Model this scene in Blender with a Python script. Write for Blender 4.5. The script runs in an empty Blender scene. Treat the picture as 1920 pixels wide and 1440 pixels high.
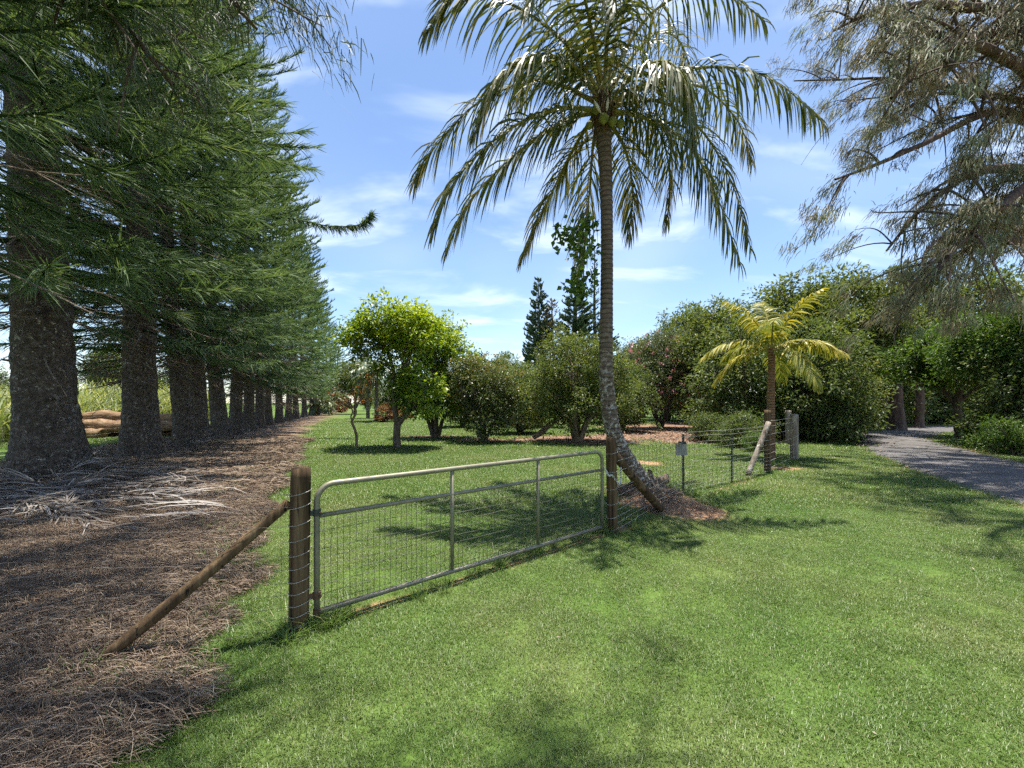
import bpy, math, random
import numpy as np
from mathutils import Vector

# ------------------------------------------------------------------ camera, sky, sun, exposure
SC = bpy.context.scene
COL = SC.collection
F, CX, HY, EYE = 740.0, 960.0, 755.0, 1.75        # focal length (px of a 1920 px wide frame), horizon row, eye height
cam_d = bpy.data.cameras.new('camera'); cam = bpy.data.objects.new('camera', cam_d); COL.objects.link(cam)
cam.location = (0, 0, EYE); cam.rotation_euler = (math.radians(90), 0, 0)
cam_d.sensor_width = 36; cam_d.lens = F / 1920 * 36; cam_d.shift_y = (HY - 720) / 1920
cam_d.clip_start = 0.05; cam_d.clip_end = 3000
SC.camera = cam

SUN_EL, SUN_AZ = math.radians(82), math.radians(22)   # azimuth from +Y towards +X; the sun stands beyond the gate, nearly overhead
world = bpy.data.worlds.new('World'); SC.world = world; world.use_nodes = True
nt = world.node_tree; nt.nodes.clear()
def wn(t, **k):
    n = nt.nodes.new(t)
    for a, b in k.items(): setattr(n, a, b)
    return n
out = wn('ShaderNodeOutputWorld'); bg = wn('ShaderNodeBackground')
sky = wn('ShaderNodeTexSky'); sky.sky_type = 'NISHITA'; sky.sun_disc = False
sky.sun_elevation = SUN_EL; sky.sun_rotation = SUN_AZ
sky.air_density = 1.0; sky.dust_density = 0.25; sky.ozone_density = 2.6; sky.altitude = 0
tc = wn('ShaderNodeTexCoord'); sep = wn('ShaderNodeSeparateXYZ')
nt.links.new(tc.outputs['Generated'], sep.inputs[0])
zc = wn('ShaderNodeMath', operation='MAXIMUM'); zc.inputs[1].default_value = 0.0
nt.links.new(sep.outputs['Z'], zc.inputs[0])
za = wn('ShaderNodeMath', operation='ADD'); za.inputs[1].default_value = 0.22
nt.links.new(zc.outputs[0], za.inputs[0])
dx = wn('ShaderNodeMath', operation='DIVIDE'); dy = wn('ShaderNodeMath', operation='DIVIDE')
nt.links.new(sep.outputs['X'], dx.inputs[0]); nt.links.new(za.outputs[0], dx.inputs[1])
nt.links.new(sep.outputs['Y'], dy.inputs[0]); nt.links.new(za.outputs[0], dy.inputs[1])
cmb = wn('ShaderNodeCombineXYZ')
nt.links.new(dx.outputs[0], cmb.inputs[0]); nt.links.new(dy.outputs[0], cmb.inputs[1])
def cloud(scale, detail, rough, dist, lo, hi, amount, rot, sx, sy):
    mp = wn('ShaderNodeMapping'); mp.inputs['Rotation'].default_value = (0, 0, rot); mp.inputs['Scale'].default_value = (sx, sy, 1)
    nt.links.new(cmb.outputs[0], mp.inputs[0])
    n = wn('ShaderNodeTexNoise'); n.inputs['Scale'].default_value = scale; n.inputs['Detail'].default_value = detail
    n.inputs['Roughness'].default_value = rough; n.inputs['Distortion'].default_value = dist
    nt.links.new(mp.outputs[0], n.inputs['Vector'])
    r = wn('ShaderNodeMapRange'); r.interpolation_type = 'SMOOTHSTEP'
    r.inputs[1].default_value = lo; r.inputs[2].default_value = hi; r.inputs[3].default_value = 0; r.inputs[4].default_value = amount
    nt.links.new(n.outputs['Fac'], r.inputs[0])
    return r.outputs[0]
c1 = cloud(1.5, 5, .55, .35, .45, .80, .75, 1.9, 1.0, 2.2)
c2 = cloud(0.8, 2, .5, .2, .42, .80, .30, 0.2, 1.0, 1.0)
mx = wn('ShaderNodeMath', operation='MAXIMUM'); nt.links.new(c1, mx.inputs[0]); nt.links.new(c2, mx.inputs[1])
mix = wn('ShaderNodeMix', data_type='RGBA'); mix.inputs[7].default_value = (6.0, 6.6, 7.8, 1)
nt.links.new(mx.outputs[0], mix.inputs[0]); nt.links.new(sky.outputs[0], mix.inputs[6])
nt.links.new(mix.outputs[2], bg.inputs[0]); bg.inputs[1].default_value = 0.102
nt.links.new(bg.outputs[0], out.inputs[0])

sun_d = bpy.data.lights.new('sun', 'SUN'); sun_d.energy = 5.0; sun_d.angle = math.radians(0.55); sun_d.color = (1.0, .955, .87)
sun = bpy.data.objects.new('sun', sun_d); COL.objects.link(sun); sun.location = (0, 0, 60)
SUNDIR = Vector((math.cos(SUN_EL) * math.sin(SUN_AZ), math.cos(SUN_EL) * math.cos(SUN_AZ), math.sin(SUN_EL)))
sun.rotation_euler = SUNDIR.to_track_quat('Z', 'Y').to_euler()
SC.view_settings.view_transform = 'Standard'; SC.view_settings.look = 'None'
SC.view_settings.exposure = 1.18; SC.view_settings.gamma = 1.0; SC.view_settings.use_curve_mapping = False
SC.cycles.max_bounces = 4; SC.cycles.diffuse_bounces = 2; SC.cycles.glossy_bounces = 2
SC.cycles.transmission_bounces = 4; SC.cycles.transparent_max_bounces = 6
SC.cycles.use_denoising = False; SC.cycles.use_adaptive_sampling = True; SC.cycles.adaptive_threshold = .03

# ------------------------------------------------------------------ helpers
RNG = np.random.default_rng(7)
def G(px, py):                       # ground point seen at a pixel row/column of the photograph
    D = EYE * F / (py - HY); return ((px - CX) / F * D, D)
def A(px, py, D):                    # point at distance D
    return np.array(((px - CX) / F * D, D, EYE + (HY - py) / F * D))
def unit(v):
    v = np.asarray(v, float); return v / np.maximum(np.linalg.norm(v, axis=-1, keepdims=True), 1e-9)
def rotz2(v, a):
    c, s = np.cos(a), np.sin(a)
    return np.stack((v[..., 0] * c - v[..., 1] * s, v[..., 0] * s + v[..., 1] * c, v[..., 2]), -1)
def hash2(ix, iy, seed):
    n = (ix.astype(np.int64) * 374761393 + iy.astype(np.int64) * 668265263 + seed * 1442695041) & 0xffffffff
    n = ((n ^ (n >> 13)) * 1274126177) & 0xffffffff
    return ((n ^ (n >> 16)) & 0xffff) / 65535.0
def vnoise(x, y, seed=0):
    x = np.asarray(x, float); y = np.asarray(y, float)
    ix, iy = np.floor(x), np.floor(y); fx, fy = x - ix, y - iy
    fx, fy = fx * fx * (3 - 2 * fx), fy * fy * (3 - 2 * fy)
    a, b = hash2(ix, iy, seed), hash2(ix + 1, iy, seed); c, d = hash2(ix, iy + 1, seed), hash2(ix + 1, iy + 1, seed)
    return (a * (1 - fx) + b * fx) * (1 - fy) + (c * (1 - fx) + d * fx) * fy
def fbm(x, y, seed=0, o=4):
    s = 0; a = .5
    for k in range(o): s = s + a * vnoise(x * 2 ** k, y * 2 ** k, seed + k * 17); a *= .5
    return s / (1 - .5 ** o)

class QB:                            # quads collected as numpy arrays, one value ("tint") per vertex
    def __init__(s): s.v = []; s.q = []; s.t = []; s.n = 0
    def add(s, v, q, t):
        v = np.asarray(v, np.float32).reshape(-1, 3); q = np.asarray(q, np.int64).reshape(-1, 4)
        s.v.append(v); s.q.append(q + s.n); s.t.append(np.broadcast_to(np.asarray(t, np.float32), (len(v),)).astype(np.float32)); s.n += len(v)
    def leaves(s, c, d, nrm, L, W, t, fold=.18):
        n = len(c); d = unit(d); sd = unit(np.cross(d, nrm)); up = np.cross(sd, d)
        L = np.broadcast_to(L, n)[:, None]; W = np.broadcast_to(W, n)[:, None]
        m = c + d * L * .45
        v = np.stack((c, m + sd * W * .5 + up * W * fold, c + d * L - up * L * .10, m - sd * W * .5 + up * W * fold), 1)
        s.add(v, np.arange(4 * n).reshape(n, 4), np.repeat(np.broadcast_to(t, n), 4))
    def ribbons(s, P, W, side, t):   # P n,K,3   W n,K   side n,3 or n,K,3
        n, K = P.shape[:2]
        if side.ndim == 2: side = np.repeat(side[:, None], K, 1)
        W = np.broadcast_to(W, (n, K))[..., None]
        v = np.stack((P - side * W * .5, P + side * W * .5), 2)       # n,K,2,3
        b = (np.arange(n) * K * 2)[:, None] + (np.arange(K - 1) * 2)[None]
        q = np.stack((b, b + 1, b + 3, b + 2), -1)
        s.add(v, q, np.repeat(np.broadcast_to(t, n), K * 2))
    def tubes(s, P, R, t, sides=3, cap=False):
        n, K = P.shape[:2]
        T = unit(np.gradient(P, axis=1))
        ref = np.where(np.abs(T[:, :1, 2:3]) > .9, np.array([1., 0, 0]), np.array([0, 0, 1.]))
        ref = np.broadcast_to(ref, T.shape)
        U = unit(np.cross(T, ref)); V = np.cross(U, T)
        a = np.arange(sides) * 2 * np.pi / sides
        R = np.broadcast_to(R, (n, K))
        v = P[:, :, None] + R[..., None, None] * (np.cos(a)[:, None] * U[:, :, None] + np.sin(a)[:, None] * V[:, :, None])
        b = (np.arange(n) * K * sides)[:, None, None] + (np.arange(K - 1) * sides)[None, :, None]
        i = np.arange(sides)[None, None]; j = (i + 1) % sides
        q = np.stack((b + i, b + j, b + sides + j, b + sides + i), -1)
        s.add(v, q, np.repeat(np.broadcast_to(t, n), K * sides))
        if cap and sides == 8:       # close both ends
            for k in (0, K - 1):
                base = s.n - n * K * sides + np.arange(n) * K * sides + k * sides
                for f in ((0, 1, 2, 3), (0, 3, 4, 7), (4, 5, 6, 7)):
                    s.q.append(np.stack([base + f_ for f_ in f], -1))
    def mesh(s, name, mat, smooth=False):
        v = np.concatenate(s.v); q = np.concatenate(s.q).astype(np.int32); t = np.concatenate(s.t)
        me = bpy.data.meshes.new(name)
        me.vertices.add(len(v)); me.vertices.foreach_set('co', v.ravel())
        me.loops.add(q.size); me.loops.foreach_set('vertex_index', q.ravel())
        me.polygons.add(len(q)); me.polygons.foreach_set('loop_start', np.arange(0, q.size, 4, dtype=np.int32))
        me.polygons.foreach_set('use_smooth', np.full(len(q), smooth))
        at = me.attributes.new('tint', 'FLOAT', 'POINT'); at.data.foreach_set('value', t)
        me.update(calc_edges=True)
        if mat: me.materials.append(mat)
        return me

def link(name, me, parent=None, loc=None):
    o = bpy.data.objects.new(name, me); COL.objects.link(o)
    if parent is not None: o.parent = parent
    if loc is not None: o.location = loc
    return o
def tag(o, label, cat, group=None, kind=None):
    o['label'] = label; o['category'] = cat
    if group: o['group'] = group
    if kind: o['kind'] = kind
    return o
def thing(name, label, cat, loc=(0, 0, 0), rz=0, group=None):
    o = bpy.data.objects.new(name, None); COL.objects.link(o); o.empty_display_size = .2
    o.location = loc; o.rotation_euler = (0, 0, rz)
    return tag(o, label, cat, group)
def copy_tree(o, loc, rz, scl=1.0, label=None, parent=None):
    c = o.copy(); COL.objects.link(c); c.parent = parent
    if parent is None:
        c.location = loc; c.rotation_euler = (0, 0, rz); c.scale = (scl, scl, scl) if np.isscalar(scl) else scl
        if label: c['label'] = label
    for ch in [x for x in o.children]:
        copy_tree(ch, None, None, parent=c)
    return c
def bez(p0, p1, p2, p3, K):
    t = np.linspace(0, 1, K)[:, None]; p0, p1, p2, p3 = [np.asarray(p, float) for p in (p0, p1, p2, p3)]
    return (1 - t) ** 3 * p0 + 3 * (1 - t) ** 2 * t * p1 + 3 * (1 - t) * t * t * p2 + t ** 3 * p3
def spline(pts, K):                  # Catmull-Rom through points (any width of columns)
    p = np.asarray(pts, float); p = np.vstack((2 * p[0] - p[1], p, 2 * p[-1] - p[-2])); n = len(p) - 3
    u = np.linspace(0, n - 1e-6, K); i = u.astype(int); t = (u - i)[:, None]
    a, b, c, d = p[i], p[i + 1], p[i + 2], p[i + 3]
    return .5 * (2 * b + (c - a) * t + (2 * a - 5 * b + 4 * c - d) * t * t + (3 * b - a - 3 * c + d) * t ** 3)

# ------------------------------------------------------------------ materials
def new_mat(name):
    m = bpy.data.materials.new(name); m.use_nodes = True; t = m.node_tree; t.nodes.clear()
    o = t.nodes.new('ShaderNodeOutputMaterial'); b = t.nodes.new('ShaderNodeBsdfPrincipled'); t.links.new(b.outputs[0], o.inputs[0])
    return m, t, b, o
def ramp(t, src, stops):
    r = t.nodes.new('ShaderNodeValToRGB'); e = r.color_ramp.elements
    while len(e) < len(stops): e.new(.5)
    for k, (p, c) in enumerate(stops): e[k].position = p; e[k].color = (*c, 1)
    t.links.new(src, r.inputs[0]); return r.outputs[0]
def noise(t, scale, detail=4, rough=.55, vec='Object', stretch=None, dist=0):
    n = t.nodes.new('ShaderNodeTexNoise'); n.inputs['Scale'].default_value = scale; n.inputs['Detail'].default_value = detail
    n.inputs['Roughness'].default_value = rough; n.inputs['Distortion'].default_value = dist
    if vec == 'Position': src = t.nodes.new('ShaderNodeNewGeometry').outputs['Position']
    else: src = t.nodes.new('ShaderNodeTexCoord').outputs[vec]
    if stretch:
        mp = t.nodes.new('ShaderNodeMapping'); mp.inputs['Scale'].default_value = stretch; t.links.new(src, mp.inputs[0]); src = mp.outputs[0]
    t.links.new(src, n.inputs['Vector']); return n.outputs['Fac']
def mixc(t, fac, a, b, mode='MIX'):
    m = t.nodes.new('ShaderNodeMix'); m.data_type = 'RGBA'; m.blend_type = mode
    for i, x in ((0, fac), (6, a), (7, b)):
        if isinstance(x, (int, float)): m.inputs[i].default_value = x
        elif isinstance(x, tuple): m.inputs[i].default_value = (*x, 1)
        else: t.links.new(x, m.inputs[i])
    return m.outputs[2]
def math2(t, op, a, b):
    m = t.nodes.new('ShaderNodeMath'); m.operation = op
    for i, x in ((0, a), (1, b)):
        if isinstance(x, (int, float)): m.inputs[i].default_value = x
        else: t.links.new(x, m.inputs[i])
    return m.outputs[0]
def maprange(t, src, lo, hi, a=0., b=1.):
    m = t.nodes.new('ShaderNodeMapRange'); m.interpolation_type = 'SMOOTHSTEP'
    t.links.new(src, m.inputs[0])
    for i, x in enumerate((lo, hi, a, b)): m.inputs[1 + i].default_value = x
    return m.outputs[0]
def bump(t, b, h, strength=.5, dist=.02):
    n = t.nodes.new('ShaderNodeBump'); n.inputs['Strength'].default_value = strength; n.inputs['Distance'].default_value = dist
    t.links.new(h, n.inputs['Height']); t.links.new(n.outputs[0], b.inputs['Normal'])
def attr(t, name):
    n = t.nodes.new('ShaderNodeAttribute'); n.attribute_name = name; return n.outputs['Fac']
def leaf_mat(name, stops, rough=.45, trans=.35, spec=.4, tcol=None):
    m, t, b, o = new_mat(name)
    c = ramp(t, attr(t, 'tint'), stops)
    t.links.new(c, b.inputs['Base Color']); b.inputs['Roughness'].default_value = rough; b.inputs['Specular IOR Level'].default_value = spec
    tr = t.nodes.new('ShaderNodeBsdfTranslucent')
    t.links.new(mixc(t, 1.0, c, tcol or (1.25, 1.2, .55), 'MULTIPLY'), tr.inputs[0])
    ms = t.nodes.new('ShaderNodeMixShader'); ms.inputs[0].default_value = trans
    t.links.new(b.outputs[0], ms.inputs[1]); t.links.new(tr.outputs[0], ms.inputs[2]); t.links.new(ms.outputs[0], o.inputs[0])
    return m
def bark_mat(name, stops, scale=6, stretch=(1, 1, .35), lichen=0., lcol=(.5, .5, .42), bs=.8, bd=.03, lscale=9):
    m, t, b, o = new_mat(name)
    n = noise(t, scale, 8, .65, stretch=stretch)
    c = ramp(t, n, stops)
    if lichen:
        l = math2(t, 'MULTIPLY', maprange(t, noise(t, lscale, 6, .7), .62 - lichen * .2, .70 - lichen * .2), maprange(t, noise(t, lscale * .13, 3, .6), .38, .62, .12, 1.))
        c = mixc(t, l, c, lcol)
    t.links.new(c, b.inputs['Base Color']); b.inputs['Roughness'].default_value = .9; b.inputs['Specular IOR Level'].default_value = .2
    bump(t, b, n, bs, bd); return m

M = {}
M['pine'] = leaf_mat('pine_foliage', [(0, (.042, .080, .036)), (.4, (.098, .155, .066)), (.75, (.165, .220, .105)), (1, (.26, .29, .16))], .6, .34, .22)
def vary(m, lo, hi):                      # each tree a little lighter, darker or yellower than its neighbour
    t = m.node_tree; oi = t.nodes.new('ShaderNodeObjectInfo'); rm = [n for n in t.nodes if n.type == 'VALTORGB'][0]
    k = ramp(t, oi.outputs['Random'], [(0, lo), (1, hi)])
    tgt = [l.to_socket for l in rm.outputs[0].links]; c = mixc(t, 1., rm.outputs[0], k, 'MULTIPLY')
    for q in tgt: t.links.new(c, q)
vary(M['pine'], (.74, .82, .88), (1.04, 1.08, 1.02))
M['pine_far'] = leaf_mat('far_pine_foliage', [(0, (.040, .070, .040)), (.5, (.065, .105, .055)), (1, (.13, .16, .09))], .5, .15)
M['pine_dry'] = leaf_mat('dry_pine_foliage', [(0, (.10, .08, .04)), (.6, (.20, .16, .09)), (1, (.10, .12, .05))], .6, .12)
M['dead_twig'] = bark_mat('dead_twig', [(.3, (.10, .075, .055)), (.7, (.27, .22, .17))], 14)
M['pine_bark'] = bark_mat('pine_bark', [(.25, (.030, .024, .019)), (.5, (.095, .076, .060)), (.72, (.20, .165, .135))], 11, (1, 1, .9), .34, (.40, .38, .32), 1.0, .08, 13)
M['ironwood'] = leaf_mat('ironwood_foliage', [(0, (.14, .105, .058)), (.3, (.20, .165, .090)), (.6, (.18, .190, .100)), (1, (.19, .235, .14))], .6, .38, .25, (1.1, 1.05, .8))
M['ironwood_g'] = leaf_mat('green_ironwood_foliage', [(0, (.030, .055, .025)), (.5, (.055, .085, .040)), (1, (.10, .115, .06))], .6, .25)
M['iron_bark'] = bark_mat('ironwood_bark', [(.3, (.045, .030, .025)), (.6, (.13, .095, .08)), (.8, (.26, .22, .20))], 7, (1, 1, .3), .15, (.42, .40, .37))
M['palm_leaf'] = leaf_mat('palm_leaflets', [(0, (.045, .070, .020)), (.5, (.095, .118, .034)), (.8, (.155, .155, .05)), (.93, (.24, .19, .08)), (1, (.38, .32, .20))], .5, .28, .3)
M['palm_stalk'] = bark_mat('palm_stalk', [(.3, (.17, .17, .04)), (.7, (.30, .26, .08))], 5, (1, 1, 1), 0, bs=.2)
M['ypalm_leaf'] = leaf_mat('yellow_palm_leaflets', [(0, (.10, .15, .03)), (.4, (.26, .27, .05)), (.75, (.48, .40, .07)), (1, (.55, .50, .24))], .5, .35, .3, (1.1, 1.05, .5))
M['gpalm_leaf'] = leaf_mat('far_palm_leaflets', [(0, (.035, .07, .025)), (.6, (.08, .12, .04)), (1, (.22, .22, .09))], .38, .25, .5)
M['dead_frond'] = leaf_mat('dead_frond', [(0, (.11, .090, .074)), (.5, (.22, .19, .162)), (1, (.42, .385, .35))], .7, .1, .2, (1, .9, .8))
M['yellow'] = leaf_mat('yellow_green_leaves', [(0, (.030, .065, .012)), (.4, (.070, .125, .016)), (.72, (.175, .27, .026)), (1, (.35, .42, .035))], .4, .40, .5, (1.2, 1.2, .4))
M['dark'] = leaf_mat('dark_green_leaves', [(0, (.052, .085, .030)), (.5, (.105, .148, .046)), (.85, (.155, .190, .062)), (1, (.21, .21, .08))], .48, .44, .4)
M['olive'] = leaf_mat('olive_green_leaves', [(0, (.058, .090, .026)), (.5, (.118, .155, .042)), (.9, (.18, .21, .060)), (1, (.26, .24, .09))], .48, .44, .4)
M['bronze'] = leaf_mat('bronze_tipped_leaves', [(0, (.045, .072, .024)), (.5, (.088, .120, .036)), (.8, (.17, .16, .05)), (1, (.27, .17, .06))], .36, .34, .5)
M['bright'] = leaf_mat('bright_green_leaves', [(0, (.040, .085, .018)), (.5, (.080, .150, .026)), (1, (.16, .24, .04))], .46, .38, .42)
M['oleander'] = leaf_mat('oleander_leaves', [(0, (.055, .085, .035)), (.5, (.105, .135, .060)), (.9, (.17, .18, .09)), (1, (.22, .16, .09))], .38, .3, .5)
M['red'] = leaf_mat('red_leaves', [(0, (.10, .12, .03)), (.35, (.20, .13, .05)), (.7, (.26, .06, .04)), (1, (.30, .22, .08))], .4, .35, .4, (1.3, .9, .5))
M['pink'] = leaf_mat('pink_petals', [(0, (.55, .20, .22)), (.6, (.62, .28, .30)), (1, (.66, .40, .36))], .6, .3, .2, (1, .8, .8))
M['bark'] = bark_mat('grey_bark', [(.3, (.05, .04, .03)), (.6, (.14, .115, .09)), (.8, (.25, .21, .17))], 9, (1, 1, .3), .15, (.40, .37, .30))
M['bark_tan'] = bark_mat('tan_bark', [(.3, (.10, .07, .045)), (.6, (.24, .18, .12)), (.8, (.38, .30, .21))], 7, (1, 1, .4))
M['cane'] = leaf_mat('cane_grass', [(0, (.10, .15, .05)), (.5, (.22, .26, .10)), (1, (.42, .42, .24))], .5, .4)
M['log'] = bark_mat('log_wood', [(.3, (.09, .055, .032)), (.5, (.22, .135, .075)), (.75, (.42, .31, .20))], 7, (.25, 1, 1), bs=1., bd=.05)
# ------------------------------------------------------------------ ground: height and cover
EDGE_D = np.array([-6, .5, 1.5, 1.95, 2.6, 3.5, 5.3, 8.9, 15.2, 28.8, 86, 400]); EDGE_X = np.array([-2.2, -2.2, -2.2, -2.22, -2.35, -2.65, -3.75, -5.75, -8.6, -14.5, -37.2, -165])
def row_x(D): return -7.2 - .37 * np.asarray(D, float)            # the line of pine trunks
def litter_mask(x, y):
    e = np.interp(y, EDGE_D, EDGE_X) + (fbm(x * 1.1, y * 1.1, 3) - .5) * np.clip(.35 + .13 * y, .4, 1.6)
    right = np.clip((e - x) / .45 + .5, 0, 1)
    left = np.clip((x - (row_x(y) - 2.0 - .9 * (fbm(x * .8, y * .8, 9) - .5) * 2)) / .6 + .5, 0, 1)
    return right * left
PALM_BASE = np.array(G(1208, 924))
ROADC = spline([(6.5, -14), (7.6, -4), (9.0, 2.5), (10.6, 7.0), (12.7, 11.0), (15.8, 15.8), (19.2, 20.2), (23.6, 23.6), (30, 27.3), (40, 30.5), (60, 34)], 140)
def road_dist(x, y):
    x = np.asarray(x, float); y = np.asarray(y, float)
    d = np.full(np.broadcast(x, y).shape, 1e9)
    for cx, cy in ROADC[::2]: d = np.minimum(d, (x - cx) ** 2 + (y - cy) ** 2)
    return np.sqrt(d)
def seg_dist(x, y, a, b):
    a = np.asarray(a, float); b = np.asarray(b, float); d = b - a; t = np.clip(((x - a[0]) * d[0] + (y - a[1]) * d[1]) / (d @ d), 0, 1)
    return np.hypot(x - a[0] - t * d[0], y - a[1] - t * d[1])
GATE_A, GATE_B = np.array(G(594, 1172)), np.array(G(1129, 1002))
POST_L, POST_R = np.array(G(560, 1180)), np.array(G(1149, 998))
T1, T2, PC, PD, PE = np.array(G(1281, 926)), np.array(G(1372, 905)), np.array(G(1439, 886)), np.array(G(1489, 862)), np.array(G(1478, 832))
def dirt_mask(x, y):
    n = fbm(x * 2.2, y * 2.2, 21) - .5
    def blob(cx, cy, rx, ry): return np.clip((1 - np.sqrt(((x - cx) / rx) ** 2 + ((y - cy) / ry) ** 2) + n * .9) / .25, 0, 1)
    m = blob(PALM_BASE[0] + .05, PALM_BASE[1] - .75, 1.0, 1.15)
    m = np.maximum(m, blob(*G(1250, 955), .75, .6)); m = np.maximum(m, blob(*G(1215, 868), .75, .6) * .9)
    m = np.maximum(m, np.clip((.055 + n * .22 - seg_dist(x, y, GATE_A, POST_R)) / .06, 0, 1))
    m = np.maximum(m, np.clip((.09 + n * .22 - seg_dist(x, y, POST_R, PC)) / .06, 0, 1) * .8)
    m = np.maximum(m, blob(*G(1470, 878), .75, .35)); m = np.maximum(m, blob(*G(668, 838), .9, .25)); m = np.maximum(m, blob(*G(745, 841), .8, .3))
    m = np.maximum(m, np.clip((1.76 + n * .5 - road_dist(x, y)) / .2, 0, 1) * .7)
    return m
def mulch_mask(x, y):
    n = fbm(x * .7, y * .7, 33) - .5
    def blob(cx, cy, rx, ry): return np.clip((1 - np.sqrt(((x - cx) / rx) ** 2 + ((y - cy) / ry) ** 2) + n * .8) / .22, 0, 1)
    m = blob(3.0, 18.6, 4.0, 2.6); m = np.maximum(m, blob(9.2, 20.5, 5.0, 4.4)); m = np.maximum(m, blob(-1.6, 18.6, 1.9, 1.0)); m = np.maximum(m, blob(-4.0, 20.2, 2.0, .9))
    m = np.maximum(m, blob(13, 27, 8, 6)); m = np.maximum(m, blob(20, 33, 9, 6)); m = np.maximum(m, np.clip((x - 17.5 - .35 * y + n * 3) / 1.5, 0, 1) * np.clip((road_dist(x, y) - 2.6) / .8, 0, 1) * (y < 22))
    return m * np.clip((road_dist(x, y) - 2.2) / .6, 0, 1)
def gz(x, y):
    x = np.asarray(x, float); y = np.asarray(y, float)
    a = np.clip((7.5 - x) / 3, 0, 1) * np.clip((60 - y) / 20, 0, 1)
    z = (fbm(x * .5, y * .5, 5, 3) - .5) * .06 * a
    z = z + litter_mask(x, y) * .05 * (1 + fbm(x * 2, y * 2, 8, 3))
    d = np.hypot(x - PALM_BASE[0], y - PALM_BASE[1]); z = z + .10 * np.exp(-(d / .7) ** 2)
    return z
def make_ground():
    def axis(lo, hi, flo, fhi, step, grow):
        c = list(np.arange(flo, fhi, step)); s = step
        while c[-1] < hi: s *= grow; c.append(c[-1] + s)
        s = step
        while c[0] > lo: s *= grow; c.insert(0, c[0] - s)
        return np.array(c)
    xs = axis(-1500, 1500, -9, 8, .10, 1.10); ys = axis(-60, 2500, .5, 13, .10, 1.07)
    X, Y = np.meshgrid(xs, ys); Z = gz(X, Y)
    nx, ny = len(xs), len(ys); idx = np.arange(nx * ny).reshape(ny, nx)
    q = np.stack((idx[:-1, :-1], idx[:-1, 1:], idx[1:, 1:], idx[1:, :-1]), -1).reshape(-1, 4)
    b = QB(); b.add(np.stack((X, Y, Z), -1), q, litter_mask(X, Y).ravel())
    m, t, bs, o = new_mat('ground_cover')
    g1 = noise(t, .55, 6, .6, 'Position'); g2 = noise(t, 26, 5, .7, 'Position'); g3 = noise(t, 3.0, 4, .6, 'Position')
    grass = ramp(t, g1, [(.3, (.064, .116, .021)), (.5, (.084, .130, .029)), (.7, (.118, .146, .045))])
    grass = mixc(t, .55, grass, ramp(t, g2, [(.3, (.2, .2, .2)), (.7, (.8, .8, .8))]), 'OVERLAY')
    grass = mixc(t, .35, grass, ramp(t, g3, [(.3, (.35, .35, .35)), (.7, (.65, .65, .65))]), 'OVERLAY')
    lit = ramp(t, noise(t, 18, 8, .75, 'Position'), [(.28, (.056, .036, .025)), (.5, (.17, .115, .078)), (.72, (.32, .24, .165))])
    dirt = ramp(t, noise(t, 30, 6, .7, 'Position'), [(.3, (.16, .085, .045)), (.55, (.34, .20, .115)), (.75, (.50, .36, .22))])
    mul = ramp(t, noise(t, 9, 8, .8, 'Position'), [(.3, (.06, .032, .022)), (.5, (.18, .105, .070)), (.7, (.38, .27, .19))])
    c = mixc(t, attr(t, 'mulch'), grass, mul); c = mixc(t, attr(t, 'dirt'), c, dirt); c = mixc(t, attr(t, 'tint'), c, lit)
    t.links.new(c, bs.inputs['Base Color']); bs.inputs['Roughness'].default_value = .95; bs.inputs['Specular IOR Level'].default_value = .1
    bump(t, bs, g2, .5, .03)
    me = b.mesh('ground', m, True)
    for nm, fn in (('dirt', dirt_mask), ('mulch', mulch_mask)):
        a = me.attributes.new(nm, 'FLOAT', 'POINT'); a.data.foreach_set('value', fn(X, Y).ravel().astype(np.float32))
    g = link('ground', me); g['kind'] = 'structure'
    # road
    P = ROADC; T = unit(np.gradient(P, axis=0)); N = np.stack((T[:, 1], -T[:, 0]), -1)
    s = np.linspace(-1, 1, 9); wob = (vnoise(np.arange(len(P)) * .35, np.zeros(len(P)), 4) - .5) * .22
    ww = 1.72 + wob
    V = P[:, None] + N[:, None] * (s[None, :, None] * ww[:, None, None])
    zz = .025 + .03 * (1 - s ** 2); zz[0] = zz[-1] = -.03
    V = np.concatenate((V, np.broadcast_to(zz[None, :, None], V.shape[:2] + (1,))), -1)
    V[..., 2] += gz(V[..., 0], V[..., 1])
    n, k = V.shape[:2]; idx = np.arange(n * k).reshape(n, k)
    b = QB(); b.add(V, np.stack((idx[:-1, :-1], idx[:-1, 1:], idx[1:, 1:], idx[1:, :-1]), -1), 0.)
    m, t, bs, o = new_mat('asphalt')
    c = ramp(t, noise(t, 1.2, 6, .6, 'Position'), [(.3, (.060, .055, .053)), (.7, (.120, .110, .104))])
    c = mixc(t, .6, c, ramp(t, noise(t, 70, 3, .7, 'Position'), [(.3, (.25, .25, .25)), (.7, (.75, .75, .75))]), 'OVERLAY')
    v = t.nodes.new('ShaderNodeTexVoronoi'); v.feature = 'DISTANCE_TO_EDGE'; v.inputs['Scale'].default_value = .55; ge = t.nodes.new('ShaderNodeNewGeometry'); wv = t.nodes.new('ShaderNodeTexNoise'); wv.inputs['Scale'].default_value = 2.5; t.links.new(ge.outputs['Position'], wv.inputs['Vector'])
    t.links.new(mixc(t, .22, ge.outputs['Position'], wv.outputs['Color'], 'ADD'), v.inputs['Vector']); c = mixc(t, maprange(t, v.outputs['Distance'], .008, .022, .75, 0.), c, (.03, .027, .025))
    c = mixc(t, maprange(t, noise(t, .8, 3, .5, 'Position'), .56, .62, 0., .5), c, (.06, .056, .055))
    t.links.new(c, bs.inputs['Base Color']); bs.inputs['Roughness'].default_value = .85
    bump(t, bs, noise(t, 90, 3, .7, 'Position'), .4, .01)
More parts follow.
